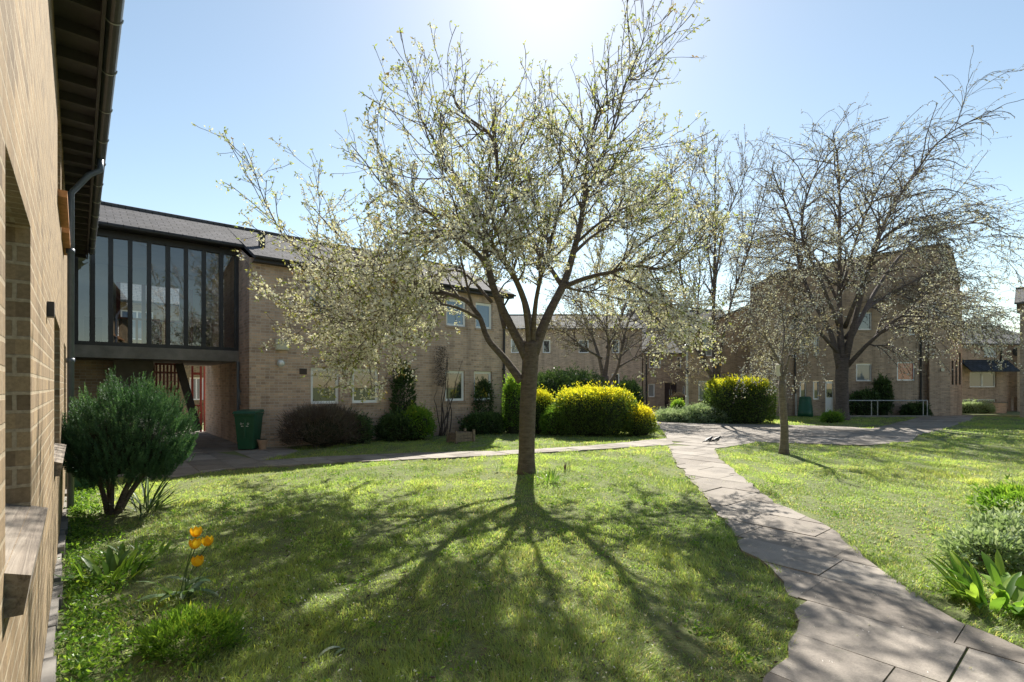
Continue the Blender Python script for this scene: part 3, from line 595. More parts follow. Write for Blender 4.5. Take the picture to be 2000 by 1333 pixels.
mb = MB(); wall_face(mb, (tower_o,-.35,0), X1, Y1, TWd-.7, -.2, ez-.04, []); wall_face(mb, (tower_o,0,0), (0,-1,0), X1, .35, -.2, ez-.04, [])
d2 = np.array([.85,.5,0]); l2 = np.linalg.norm(d2); d2 /= l2; n2_ = np.array([-d2[1],d2[0],0])
hh = [(.12,.28,Zp(752,YA),Zp(705,YA)),(.42,.58,Zp(752,YA),Zp(705,YA)),(.72,.88,Zp(752,YA),Zp(690,YA))]
wall_face(mb, (tower_o+TWd-.7,-.35,0), d2, n2_, l2, -.2, ez-.04, hh); mb.build('stair_tower', M['brick_far'], h)
for q in hh: window(h, (tower_o+TWd-.7,-.35,0), d2, n2_, *q, fw=.03, sash=False, sill=None, frame='black')
mb = MB(); mb.tube([(tower_o+.7,-.352,Zp(723,YA)),(tower_o+.7,-.42,Zp(723,YA))], .10, 10); mb.build('wall_lamp', M['cream'], h)
mb = MB(); mb.tube([(HX-.2,3,ez-.2),(HX-.2,3,Zp(432,YA+3))], .03, 6); mb.tube([(HX-.7,3,Zp(440,YA+3)),(HX+.3,3,Zp(440,YA+3))], .015, 5); mb.build('aerial', M['metal'], h)
slant(h, .47)
# terrace at far right
YB = 33; h, L, ez = far_house('brick terrace at far right with white framed windows and blue slate canopy', YB, 1860, 1996, 672,
    [(1922,1947,677,698,'glass_blue'),(1894,1946,727,757,'glass_net',(.5,)),(1880,1946,780,800,'glass',(.5,))], depth=7, brickm='brick')
roofslab(h, -.2, L+2, -.3, ez, 4, ez+1.6, mat='roof_far')
o_ = W(1860,YB); a, b = W(1873,YB)-o_, W(1966,YB)-o_
mb = MB(); za, zb = Zp(725,YB), Zp(703,YB); q = [(a,-.9,za),(b,-.9,za),(b,-.01,zb),(a,-.01,zb)]; mb.quads([q, [(p[0],p[1],p[2]-.08) for p in q][::-1], [(a,-.9,za-.08),(b,-.9,za-.08),(b,-.9,za),(a,-.9,za)]]); mb.tris([[(b,-.9,za),(b,-.01,za),(b,-.01,zb)]]); mb.build('canopy', M['slate_blue'], h)
mb = MB(); c_ = W(1985,YB)-o_; mb.tube([(c_,-.002,Zp(688,YB)),(c_,-.03,Zp(688,YB))], .26, 18); mb.build('round_vent', M['black'], h)
mb = MB(); c_ = W(1954,YB)-o_; mb.tube([(c_,-.06,ez-.1),(c_,-.06,za+.35)], .045, 8); mb.build('downpipe', M['black'], h)
mb = MB(); x0_ = W(1972,YB)-o_; wall_face(mb, (x0_,-.5,0), X1, Y1, L-x0_+.3, -.2, ez-.15, [(0.15,L-x0_-.1,.05,Zp(775,YB))], depth=.4); mb.build('projecting_bay', M['brick_far'], h)
YF = 26; h, L, ez = far_house('tall brick house end cut off by the right edge of the photo', YF, 1992, 2200, 592, [], depth=4); roofslab(h, -.2, L, -.3, ez, 2, ez+1, mat='roof_far'); h.rotation_euler = (0,0,-.8)

# small fixtures far away
t = thing('garden_wall', 'short brick pier and pale capping beside the low hedge at far right', 'wall', (W(1935,30.5), 30.5, 0))
mb = MB(); mb.box(0, .95, 0, .35, -.1, .60); mb.build('pier', M['brick'], t); mb = MB(); mb.box(-.05, 1.0, -.05, .4, .603, .67); mb.build('coping', M['concrete'], t)
mb = MB(); x0_, x1_ = W(1655,26.6), W(1811,26.6); t = thing('handrail', 'galvanised tubular handrail on a low kerb in front of the tall block', 'railing', (x0_, 26.6, 0)); LL = x1_-x0_
mb.tube([(0,0,.08),(0,0,.86),(LL,0,.86),(LL,0,.08)], .028, 8); mb.tube([(LL,.0,.86),(LL,0,.5)], .03, 8); mb.build('top_rail', M['metal'], t)
for p in (1702,1714,1803): x = W(p,26.6)-x0_; mb = MB(); mb.tube([(x,0,.08),(x,0,.85)], .024, 8); mb.build('post', M['metal'], t)
mb = MB(); mb.box(-.1, LL+.1, -.1, .1, -.1, .09); mb.build('kerb', M['concrete'], t)
t = thing('compost_bin', 'dark green ribbed compost bin beside the drainpipe of the tall block', 'compost bin', (W(1573,27.2), 27.2, 0))
mb = MB(); mb.tube([(0,0,0),(0,0,.3),(0,0,.31),(0,0,.6),(0,0,.61),(0,0,.9),(0,0,.95)], [.37,.36,.345,.33,.31,.29,.27], 20); mb.smooth = True; mb.build('barrel', M['green_plastic'], t)
mb = MB(); mb.tube([(0,0,.95),(0,0,1.0),(0,0,1.06)], [.30,.29,.2], 20); mb.build('lid', M['green_plastic'], t)
t = thing('lamp_post', 'slim pale grey post standing left of the gabled house end', 'post', (W(1342,26), 26, 0))
mb = MB(); mb.tube([(0,0,0),(0,0,1.1),(0,0,1.12),(0,0,3.4)], [.085,.085,.06,.055], 12); mb.build('pole', M['metal'], t); mb = MB(); mb.box(-.06,.06,-.12,.02,2.25,2.5); mb.build('control_box', M['black'], t)
mb = MB(); mb.tube([(0,0,3.4),(0,0,3.5),(0,0,3.7),(0,0,3.76)], [.06,.16,.13,.03], 12); mb.build('lamp_head', M['metal'], t)

# ------------------------------------------------------------------ wheelie bin, pot, planter
bx, by = G(474, 882); t = thing('wheelie_bin', 'dark green wheelie bin with white lettering at the passage entrance', 'bin', (bx, by+.3, 0), .12); t.scale = (.9, .9, .94)
mb = MB(); Bq = [(-.20,-.24),(.20,-.24),(.20,.24),(-.20,.24)]; Tq = [(-.27,-.33),(.27,-.33),(.27,.33),(-.27,.33)]
lv = [(.04,0),(.45,.45),(.90,.9),(.93,1.08),(.98,1.08)]
rings = [[(b[0]+(c[0]-b[0])*f, b[1]+(c[1]-b[1])*f, z) for b, c in zip(Bq, Tq)] for z, f in lv]
for A_, B_ in zip(rings[:-1], rings[1:]): mb.quads([[A_[i], A_[(i+1)%4], B_[(i+1)%4], B_[i]] for i in range(4)])
mb.quads([rings[0][::-1], rings[-1]]); mb.box(-.03,.03,-.335,-.30,.35,.85); weld(mb.build('body', M['green_plastic'], t, bevel=.015))
mb = MB(); mb.quads([[(-.30,-.38,.985),(.30,-.38,.985),(.30,.36,1.0),(-.30,.36,1.0)][::-1], [(-.28,-.34,1.045),(.28,-.34,1.045),(.28,.33,1.075),(-.28,.33,1.075)], [(-.30,-.38,.985),(.30,-.38,.985),(.28,-.34,1.045),(-.28,-.34,1.045)], [(.30,-.38,.985),(.30,.36,1.0),(.28,.33,1.075),(.28,-.34,1.045)], [(.30,.36,1.0),(-.30,.36,1.0),(-.28,.33,1.075),(.28,.33,1.075)], [(-.30,.36,1.0),(-.30,-.38,.985),(-.28,-.34,1.045),(-.28,.33,1.075)]]); weld(mb.build('lid', M['green_plastic'], t, bevel=.008))
for s in (-1, 1): mb = MB(); mb.tube([(s*.20,.26,.10),(s*.26,.26,.10)], .10, 16); mb.build('wheel', M['black'], t)
mb = MB(); mb.tube([(-.26,.36,.97),(-.26,.43,.96),(.26,.43,.96),(.26,.36,.97)], .016, 8); mb.build('handle', M['black'], t)
mb = MB(); fy = lambda z: -.24-.081*(z-.04)/.86-.008
for cx in (-.09, -.02, .09):
    for k_ in range(3): a0 = k_*2.1+cx*9; mb.quads([[(cx+math.cos(a)*.03*m_, fy(.72+math.sin(a)*.03*m_), .72+math.sin(a)*.03*m_) for a, m_ in ((a0,1),(a0+1.4,1),(a0+1.4,.55),(a0,.55))]])
for i in range(6): mb.quads([[(x, fy(z), z) for x, z in ((-.09+i*.032,.645),(-.068+i*.032,.645),(-.068+i*.032,.665),(-.09+i*.032,.665))]])
mb.build('lettering', M['white'], t)
t = thing('plant_pot', 'pale terracotta plant pot on the paving beside the wheelie bin', 'pot', (*G(513,879), 0.02)); t.scale = (1.1,)*3
mb = MB(); mb.tube([(0,0,0),(0,0,.17),(0,0,.175),(0,0,.22)], [.075,.105,.12,.125], 20); mb.build('bowl', M['terracotta'], t, smooth=False); mb = MB(); mb.tube([(0,0,.221),(0,0,.226)], .10, 16); mb.build('soil', M['core'], t)
px_, py_ = G(900, 864); t = thing('wooden_planter', 'square wooden planter on the lawn below the right hand ground floor windows', 'planter', (px_, py_, 0), FANG)
mb = MB()
for i in range(3): mb.box(-.28,.28,-.2,-.175,.03+i*.09,.11+i*.09); mb.box(-.28,.28,.175,.2,.03+i*.09,.11+i*.09); mb.box(-.28,-.255,-.175,.175,.03+i*.09,.11+i*.09); mb.box(.255,.28,-.175,.175,.03+i*.09,.11+i*.09)
for sx in (-1,1):
    for sy in (-1,1): mb.box(sx*.3-.03, sx*.3+.03, sy*.215-.03, sy*.215+.03, 0, .36)
mb.build('box', M['wood'], t)
rb = G(160, 965); t = thing('recycling_box', 'small green recycling box behind the dark conifer bush', 'box', (rb[0]-.25, rb[1]+.2, 0), FANG)
mb = MB(); mb.box(-.22,.22,-.16,.16,0,.28); mb.box(-.245,.245,-.185,.185,.281,.32); mb.build('tub', M['green_plastic'], t, bevel=.012)

# ------------------------------------------------------------------ birds
def bird(name, label, loc, rz, group):
    t = thing(name, label, 'bird', loc, rz, group)
    mb = MB(); mb.smooth = True
    P = [(-.23,0,.055),(-.14,0,.075),(-.08,0,.09),(-.03,0,.10),(.03,0,.115),(.07,0,.14),(.095,0,.165),(.12,0,.175),(.14,0,.172),(.155,0,.168),(.175,0,.163)]
    R = [.008,.014,.034,.052,.055,.043,.028,.029,.022,.009,.002]
    mb.tube(P, R, 12, 0.0); mb.mesh  # dark back
    o = mb.build('body', M['bird'], t, smooth=True)
    me = o.data; tv = np.zeros(len(me.polygons), np.float32)
    for i, p in enumerate(me.polygons):
        c = p.center
        if -.07 < c.x < .05 and c.z < .088: tv[i] = 1
    me.attributes['tint'].data.foreach_set('value', tv)
    for s in (-1, 1):
        wv = MB(); wv.smooth = True; wv.mesh([(.06,s*.045,.135),(.0,s*.057,.13),(-.10,s*.035,.10),(-.16,s*.012,.085),(-.02,s*.058,.10),(.05,s*.05,.115)], [(0,1,5,5),(1,2,4,5),(2,3,4,4)]) if False else wv.tube([(.06,s*.042,.128),(.0,s*.05,.122),(-.08,s*.036,.102),(-.17,s*.01,.08)], [.008,.016,.014,.002], 6, 0.0); wv.build('wing', M['bird'], t)
        lg = MB(); lg.tube([(0,s*.02,.07),(.005,s*.022,.035),(-.002,s*.022,.004)], [.006,.0035,.003], 5, 0.0); lg.tube([(-.02,s*.022,.003),(.03,s*.022,.003)], .003, 4, 0.0); lg.build('leg', M['bird'], t)
    return t
x_, y_ = G(1384, 869); bird('magpie', 'left of the two black and white birds standing on the paving', (x_, y_, .025), -2.7+PI, 'two black and white birds on the paving')
x_, y_ = G(1399, 869); b2 = bird('magpie', 'right of the two black and white birds standing on the paving', (x_, y_, .025), .25, 'two black and white birds on the paving')
b2.scale = (.95,.95,1.05)

# ------------------------------------------------------------------ foliage tools
def frames(dirs, r):
    d = dirs/(np.linalg.norm(dirs, axis=1)[:,None]+1e-9); a = r.normal(size=d.shape); u = np.cross(d, a); u /= np.linalg.norm(u, axis=1)[:,None]+1e-9
    return d, u, np.cross(d, u)
def kites(mb, pos, dirs, ln, wd, tint, r, bend=.15):
    d, u, v = frames(dirs, r); ln = np.broadcast_to(ln, (len(pos),))[:,None]; wd = np.broadcast_to(wd, (len(pos),))[:,None]
    b = pos; m1 = pos+d*ln*.45+u*wd*.5; m2 = pos+d*ln*.45-u*wd*.5; tip = pos+d*ln+v*ln*bend
    mb.quads(np.stack([b, m1, tip, m2], 1), tint)
def fbm3(p, s, seed=0):
    q = p*s+seed*3.1; x, y, z = q[:,0], q[:,1], q[:,2]
    return (np.sin(1.3*x+2.1*y+.7*z)+np.sin(2.7*x-1.9*y+1.7*z+1)+.6*np.sin(4.1*x+3.3*y-2.9*z+2)+.5*np.sin(6.7*y-5.9*z+3.1*x))/3.1

# ------------------------------------------------------------------ trees
def crom(P, n=6):
    P = [2*P[0]-P[1]]+list(P)+[2*P[-1]-P[-2]]; out = []
    for i in range(1, len(P)-2):
        a, b, c, d = P[i-1], P[i], P[i+1], P[i+2]
        for k_ in range(n):
            t = k_/n; out.append(.5*((2*b)+(-a+c)*t+(2*a-5*b+4*c-d)*t*t+(-a+3*b-3*c+d)*t**3))
    out.append(P[-2]); return np.array(out)
def tree(name, label, Y0, limbs, seed, p, bark='bark', leaf='leaf_cherry', group=None, cat='tree'):
    """limbs: list of ([(px, py, dY)...], r0, r1, first) read off the photo, then grown into twigs procedurally"""
    r = np.random.RandomState(seed); base = at(limbs[0][0][0][0], limbs[0][0][0][1], Y0); base[2] = 0
    root = thing(name, label, cat, tuple(base), 0, group)
    wood, twigs = MB(), MB(); LP, LD, BP = [], [], []
    up = np.array([0,0,1.0]); sc = p['scale']
    ctr = base+np.array([0,0,p['ch']])
    def poly(s, d, L, n, wig, trop, droop=0):
        pts = [s]; d = d/np.linalg.norm(d)
        for i in range(n):
            d = d+r.normal(size=3)*wig+up*trop-up*droop*(i/n); d /= np.linalg.norm(d); pts.append(pts[-1]+d*L/n)
        return np.array(pts)
    def deck(P, spacing, prob):     # clusters of leaves / blossom along a shoot
        seg = np.diff(P, axis=0); l = np.linalg.norm(seg, axis=1); tot = l.sum(); n = max(1, int(tot/spacing)); c = np.concatenate([[0], np.cumsum(l)])
        for u in (np.arange(n)+r.rand(n))/n*tot:
            i = min(len(seg)-1, np.searchsorted(c, u)-1); i = max(i, 0); q = P[i]+seg[i]*(u-c[i])/(l[i]+1e-9)
            if r.rand() > prob*(1-p.get('bare', 0)*np.clip((q[2]-p['z0'])/(p['z1']-p['z0']), 0, 1)): continue
            hz = (q[2]-p['z0'])/(p['z1']-p['z0'])
            if r.rand() < p['blo']*(1.05-hz*.75): BP.append(q)
            else: LP.append(q); LD.append(seg[i]/(l[i]+1e-9))
        LP.append(P[-1]); LD.append(seg[-1]/(l[-1]+1e-9))
    def spawn(P, rad, start, level, pr):
        seg = np.diff(P, axis=0); l = np.linalg.norm(seg, axis=1); c = np.concatenate([[0], np.cumsum(l)]); tot = c[-1]; u = start*tot; ang = r.rand()*6.28
        while u < tot:
            i = max(0, min(len(seg)-1, np.searchsorted(c, u)-1)); q = P[i]+seg[i]*(u-c[i])/(l[i]+1e-9); T = seg[i]/(l[i]+1e-9); rr = rad[i]
            a = np.cross(T, up if abs(T[2]) < .95 else np.array([1.0,0,0])); a /= np.linalg.norm(a); b = np.cross(T, a); ang += 2.4+r.normal()*.5
            side = a*math.cos(ang)+b*math.sin(ang); f = u/tot; tilt = pr['tilt'][level]+r.normal()*.2
            outw = q-ctr; outw[2] *= .3; outw /= np.linalg.norm(outw)+1e-6
            d = T*math.cos(tilt)+side*math.sin(tilt)+outw*pr['out']
            if level == 0: d[2] += p['lift']
            if level >= 1 and r.rand() < pr.get('thin', 0)*np.clip((q[2]-pr['z0'])/(pr['z1']-pr['z0']), 0, 1): u += pr['gap'][level]*sc; continue
            L = pr['len'][level]*sc*r.choice([.5,.75,1,1.25,1.9])*(1-.4*f)
            if level == 0 and tot < 1.2*sc: L *= .7
            n = [7,5,3][level]; Q = poly(q, d, L, n, [.10,.12,.12][level]*p.get('wig',1), p['trop'][level], p.get('droop',0))
            r0 = min(rr*.62, [.022,.011,.006][level]*sc); r1 = [.006,.004,.003][level]*sc
            R = np.linspace(r0, r1, n+1); tt = r.rand(); (wood if level == 0 else twigs).tube(Q, R, [6,4,3][level], tt, cap=False)
            if level < pr['levels']-1: spawn(Q, R, .12, level+1, pr)
            if level > 0 or True: deck(Q[len(Q)//3 if level == 0 else 0:], p['sp'], p['prob'][level])
            u += pr['gap'][level]*sc*r.uniform(.6,1.4)
    for k_, (pts, r0, r1, first, *ex) in enumerate(limbs):
        P = crom([at(a, b, Y0+c) for a, b, c in pts], 5)
        if k_ == 0: P[0][2] = -.08
        elif p.get('jit', 0): w_ = np.linspace(0, 1, len(P))[:,None]; P = P+np.cumsum(r.normal(size=P.shape)*p['jit'], 0)*w_
        n = len(P); f = np.linspace(0, 1, n); R = r0+(r1-r0)*f**.6
        if k_ == 0:
            zz = P[:,2]; R = R*(1+.35*np.exp(-np.maximum(zz,0)/(.12*max(1,sc))))
        wood.tube(P, R, 16 if k_ == 0 else 10, .5, cap=True)
        if first is not None:
            for q in range(ex[0] if ex else p['scaf']):
                i = int((first+(.92-first)*(q+r.rand())/max(1, ex[0] if ex else p['scaf']))*(n-1)); i = min(n-2, max(1, i)); T = P[i+1]-P[i]; T /= np.linalg.norm(T)
                sd3 = r.normal(size=3); sd3 -= T*np.dot(sd3, T); sd3 /= np.linalg.norm(sd3); ow = P[i]-ctr; ow[2] = 0; ow /= np.linalg.norm(ow)+1e-6
                d = T*.75+sd3*.85+ow*.10+up*p['slift']; L = p['slen']*r.uniform(.6,1.2)*(1.15-.85*i/n); Q = poly(P[i], d, L, 9, .09, p['strop'], p.get('droop',0)*.6)
                R2 = np.linspace(min(R[i]*.6, .034*sc), .004*sc, 10); wood.tube(Q, R2, 7, .5, cap=False); spawn(Q, R2, .12, 0, p); deck(Q[4:], p['sp'], .7)
            spawn(P, R, first, 0, p)
        if first is not None: deck(P[n//2:], p['sp']*1.5, .8)
    wood.smooth = True; twigs.smooth = True
    wood.build('trunk', M[bark], root); twigs.build('twigs', M['twig' if bark != 'bark_dark' else bark], root)
    LPn, LDn = np.array(LP), np.array(LD); BPn = np.array(BP) if BP else np.zeros((0,3))
    base_t = np.clip(.5+.35*fbm3(LPn, 1.5/sc, seed)+r.normal(size=len(LPn))*.18, 0, 1)
    mb = MB()
    for k_ in range(p['nleaf']):
        d = LDn*.5+r.normal(size=LDn.shape)*.6+np.array([0,0,-.25]); kites(mb, LPn+r.normal(size=LPn.shape)*.01*sc, d, p['ls']*r.uniform(.6,1.25,len(LPn)), p['ls']*.42, np.clip(base_t+r.normal(size=len(LPn))*.1, 0, 1), r, -.3)
    mb.build('crown', M[leaf], root)
    if len(BPn):
        mb = MB()
        for k_ in range(p['nblo']):
            o = BPn+r.normal(size=BPn.shape)*p['bs']*.75; kites(mb, o, r.normal(size=BPn.shape), p['bs']*r.uniform(.7,1.2,len(BPn)), p['bs']*.8, r.rand(len(BPn)), r, .3)
        mb.build('blossom', M['blossom'], root)
    print(name, 'leaves', len(LPn)*p['nleaf'], 'blossom', len(BPn)*p['nblo'])
    return root
cherry = [
 ([(1028,930,0),(1029,860,0),(1031,790,0),(1035,720,0),(1038,668,0)], .145, .15, None),
 ([(1018,745,0),(985,700,.05),(955,665,.1),(935,615,.2),(905,585,.3),(850,568,.5),(790,575,.7),(730,560,.9),(660,580,1.2),(600,560,1.4)], .085, .012, .35),
 ([(1030,700,0),(1000,640,-.05),(968,570,-.2),(950,500,-.3),(948,430,-.5),(965,350,-.6),(955,270,-.7),(905,225,-.8),(875,175,-.9)], .105, .010, .38),
 ([(1036,690,0),(1030,610,.1),(1008,550,.3),(975,500,.5),(940,455,.8),(890,425,1.1),(830,410,1.4),(760,370,1.7),(690,290,1.9)], .085, .010, .38),
 ([(1042,690,0),(1068,620,.0),(1098,558,.1),(1115,500,.1),(1128,440,.2),(1136,370,.2),(1140,300,.3),(1160,225,.3),(1180,190,.35),(1172,135,.4)], .115, .010, .40),
 ([(1098,562,.1),(1145,543,-.1),(1195,530,-.3),(1240,517,-.5),(1290,520,-.7),(1340,500,-.9),(1385,450,-1.0)], .055, .010, .3),
 ([(1096,556,.1),(1062,505,.4),(1025,445,.7),(1000,390,1.0),(1010,310,1.3),(1040,235,1.5),(1045,185,1.6)], .05, .008, .3),
 ([(955,520,-.3),(905,470,-.6),(850,450,-.9),(790,470,-1.2),(720,510,-1.4),(650,530,-1.5)], .05, .010, .2),
 ([(1134,370,.2),(1165,320,.0),(1200,250,-.1),(1225,160,-.2),(1252,150,-.3),(1280,105,-.3)], .035, .006, .15),
 ([(955,440,-.4),(900,370,-.3),(850,310,-.2),(820,240,-.1),(805,190,0)], .04, .007, .2),
 ([(850,570,.5),(780,540,.4),(700,525,.2),(620,505,.0),(560,470,-.1),(525,410,-.2),(500,350,-.2),(472,300,-.3)], .03, .006, .62, 0),
 ([(1040,680,0),(1045,600,-.4),(1060,520,-.9),(1080,440,-1.4),(1110,350,-1.8),(1150,270,-2.0)], .06, .008, .4),
 ([(1034,680,0),(1025,600,-.5),(1000,530,-1.1),(950,470,-1.7),(880,440,-2.2),(810,430,-2.5)], .06, .008, .4),
 ([(1038,680,0),(1045,610,.5),(1055,540,1.2),(1060,480,1.9),(1080,420,2.4)], .06, .008, .4),
 ([(1115,500,.1),(1160,460,.6),(1210,430,1.0),(1260,400,1.4),(1290,340,1.6)], .04, .008, .25),
 ([(940,625,.2),(890,600,-.3),(830,590,-.8),(760,600,-1.2),(690,620,-1.4),(600,600,-1.5)], .035, .006, .3),
 ([(640,530,1.0),(620,470,.9),(625,400,.8),(612,330,.8)], .016, .004, .3, 0),
 ([(960,590,.1),(900,530,.6),(840,540,1.0),(770,560,1.3),(700,600,1.6),(640,640,1.8)], .035, .007, .25, 3),
 ([(860,568,.4),(800,600,.2),(740,640,.0),(680,670,-.1)], .022, .005, .15, 1),
 ([(1098,560,.1),(1150,570,.6),(1200,550,1.0),(1250,560,1.3)], .03, .006, .2, 4),
 ([(1120,480,.1),(1180,430,-.4),(1240,400,.6),(1300,400,1.0)], .035, .006, .25, 4),
 ([(985,640,0),(960,560,1.0),(930,500,1.8),(900,460,2.4)], .04, .007, .3, 5),
]
tree('cherry_tree', 'large cherry tree with white blossom and young leaves in the middle of the lawn', 9.4, cherry, 11,
     dict(scale=1.0, ch=3.2, z0=2.0, z1=7.5, levels=3, tilt=(.75,.65,.8), scaf=7, slen=1.95, slift=.0, strop=.02, bare=.6, thin=.6, wig=1.05, len=(.85,.42,.2), gap=(.19,.165,.19), out=.06, lift=.14, trop=(.05,.05,.03), sp=.13, prob=(.62,.68,.75), blo=1.15, nleaf=3, ls=.060, nblo=9, bs=.044, jit=.012), 'bark', 'leaf_cherry')
big = [
 ([(1645,826,0),(1645,780,0),(1644,740,0),(1646,700,0)], .27, .27, None),
 ([(1640,720,0),(1622,650,0),(1590,590,.5),(1562,520,1),(1548,440,1),(1520,370,1.2),(1505,330,1.2)], .16, .02, .3),
 ([(1645,710,0),(1640,620,0),(1642,520,0),(1646,420,0),(1648,330,0),(1640,240,0)], .20, .02, .3),
 ([(1650,710,0),(1672,620,-.5),(1700,520,-1),(1735,430,-1),(1790,340,-1),(1850,265,-1),(1960,210,-1)], .17, .015, .3),
 ([(1655,715,0),(1700,670,-1),(1760,620,-2),(1800,603,-2.5),(1845,600,-3)], .12, .02, .3),
 ([(1652,680,0),(1710,570,1),(1770,490,1.5),(1840,450,2),(1920,435,2),(1990,465,2)], .13, .015, .35, 3),
 ([(1638,690,0),(1590,640,-1.5),(1540,610,-2.5),(1490,600,-3)], .11, .015, .3),
 ([(1640,640,0),(1600,540,-1.5),(1570,450,-2.5),(1600,340,-2.5),(1650,280,-2.5)], .11, .015, .3),
 ([(1650,640,0),(1690,540,-2),(1720,470,-3),(1780,430,-3.5),(1830,420,-3.5)], .11, .015, .3),
 ([(1652,660,0),(1700,600,2),(1770,560,2.5),(1830,535,2.5),(1885,545,2)], .10, .015, .4),
 ([(1642,600,0),(1590,500,1),(1540,470,1.5),(1480,480,2)], .08, .015, .3),
 ([(1645,560,0),(1680,450,1),(1730,350,1),(1780,290,1)], .08, .012, .3),
]
tree('spreading_tree', 'wide spreading bare cherry tree with arching boughs in front of the tall block', 24.3, big, 5,
     dict(scale=2.0, ch=5.5, z0=3, z1=14, levels=3, tilt=(.75,.7,.8), scaf=6, slen=4.2, slift=.0, strop=.0, wig=1.4, len=(.95,.55,.28), gap=(.17,.13,.17), out=.3, lift=.05, trop=(.0,-.01,.0), droop=.26, bare=.8, thin=.75, sp=.13, prob=(.8,.85,.9), blo=.7, nleaf=2, ls=.09, nblo=3, bs=.065, jit=.03), 'bark_dark', 'leaf_far')
mid = [
 ([(1412,812,0),(1408,770,0),(1398,735,0)], .27, .22, None),
 ([(1398,745,0),(1372,705,0),(1350,650,.3),(1335,570,.5),(1328,480,.6),(1322,390,.6),(1318,315,.6)], .13, .015, .35),
 ([(1398,745,0),(1394,680,0),(1391,600,0),(1391,500,0),(1392,400,0),(1388,290,0)], .16, .015, .35),
 ([(1402,740,0),(1412,660,-.3),(1432,580,-.6),(1458,500,-.8),(1480,430,-1),(1505,360,-1)], .09, .012, .35),
 ([(1392,620,0),(1402,520,.8),(1420,430,1),(1450,360,1.2),(1475,305,1.2)], .07, .01, .25),
 ([(1378,705,0),(1365,620,-.8),(1372,520,-1.2),(1360,420,-1.5)], .08, .012, .3),
 ([(1392,560,0),(1375,450,.5),(1350,370,.7),(1345,310,.7)], .05, .008, .25),
]
tree('slender_tree', 'tall slender tree with upright bare branches left of the right hand clipped hedge', 24.0, mid, 8,
     dict(scale=1.7, ch=4.5, z0=3, z1=12, levels=3, tilt=(.6,.6,.8), scaf=4, slen=3.4, slift=.3, strop=.04, len=(.8,.42,.2), gap=(.25,.2,.22), out=.15, lift=.25, trop=(.10,.06,.03), sp=.22, prob=(.55,.6,.7), blo=.35, nleaf=2, ls=.08, nblo=2, bs=.055, jit=.03), 'bark_dark', 'leaf_far')
lft = [
 ([(1182,810,0),(1182,770,0),(1180,735,0)], .26, .22, None),
 ([(1180,745,0),(1168,690,0),(1150,640,.5),(1128,590,.8),(1100,560,1)], .12, .02, .3),
 ([(1180,745,0),(1188,680,0),(1185,610,0),(1192,540,0)], .14, .02, .3),
 ([(1183,760,0),(1208,720,-.5),(1222,660,-.8),(1245,600,-1),(1270,560,-1)], .10, .02, .3),
 ([(1185,680,0),(1215,620,1),(1230,560,1.2),(1235,500,1.2)], .07, .015, .3),
 ([(1175,700,0),(1140,680,-1),(1100,650,-1.5),(1075,640,-1.6)], .07, .015, .3),
 ([(1205,720,-.5),(1250,690,-.6),(1290,660,-.6)], .06, .015, .3),
]
tree('forked_tree', 'dark forked cherry tree rising behind the golden topped hedge', 25.5, lft, 9,
     dict(scale=1.6, ch=4.5, z0=3, z1=9, levels=3, tilt=(.75,.65,.8), scaf=5, slen=2.8, slift=.1, strop=.0, len=(.85,.45,.2), gap=(.2,.15,.2), out=.25, lift=.1, trop=(.03,.02,.0), sp=.17, prob=(.7,.7,.8), blo=.35, nleaf=2, ls=.085, nblo=2, bs=.055, jit=.03), 'bark_dark', 'leaf_far')
sml = [
 ([(1531,887,0),(1532,840,0),(1529,790,0),(1526,745,0)], .10, .075, None),
 ([(1526,750,0),(1524,725,0),(1519,700,.1),(1500,665,.2),(1475,640,.3)], .05, .012, .35),
 ([(1528,750,0),(1534,720,0),(1540,690,0),(1560,650,.1),(1590,620,.2)], .045, .012, .35),
 ([(1527,745,0),(1528,700,.2),(1532,640,.4),(1528,580,.5)], .04, .01, .35),
 ([(1526,715,0),(1508,690,-.3),(1490,650,-.6)], .03, .008, .3),
]
st = tree('small_tree', 'small young tree with a pale pruned fork on the right hand lawn', 12.2, sml, 21,
     dict(scale=.9, ch=2.6, z0=2, z1=4.5, levels=3, tilt=(.8,.7,.8), len=(.62,.34,.16), gap=(.15,.11,.14), out=.3, lift=.05, trop=(.02,-.02,-.02), scaf=0, slen=.9, slift=0, strop=0, droop=.12, wig=1.2, sp=.2, prob=(.6,.6,.6), blo=.7, nleaf=2, ls=.042, nblo=3, bs=.028, jit=.01), 'bark_pale', 'leaf_far')
mb = MB(); b0 = np.array(st.location); 
mb.tube(crom([at(1521,735,12.15)-b0*0, at(1518,722,12.15), at(1521,712,12.1)], 3), [.05]*6+[.045], 8); pc = mb.build('pruned_stub', simple('fresh_cut_wood', (.62,.58,.50), .8, 0, .1), st)
for o_ in list(bpy.data.objects):     # tree meshes are modelled in world coordinates: hang them under their base
    pass
for rt in [o for o in bpy.data.objects if o.get('category') == 'tree']:
    for c_ in rt.children: c_.matrix_parent_inverse = Matrix.Translation(-Vector(rt.location))

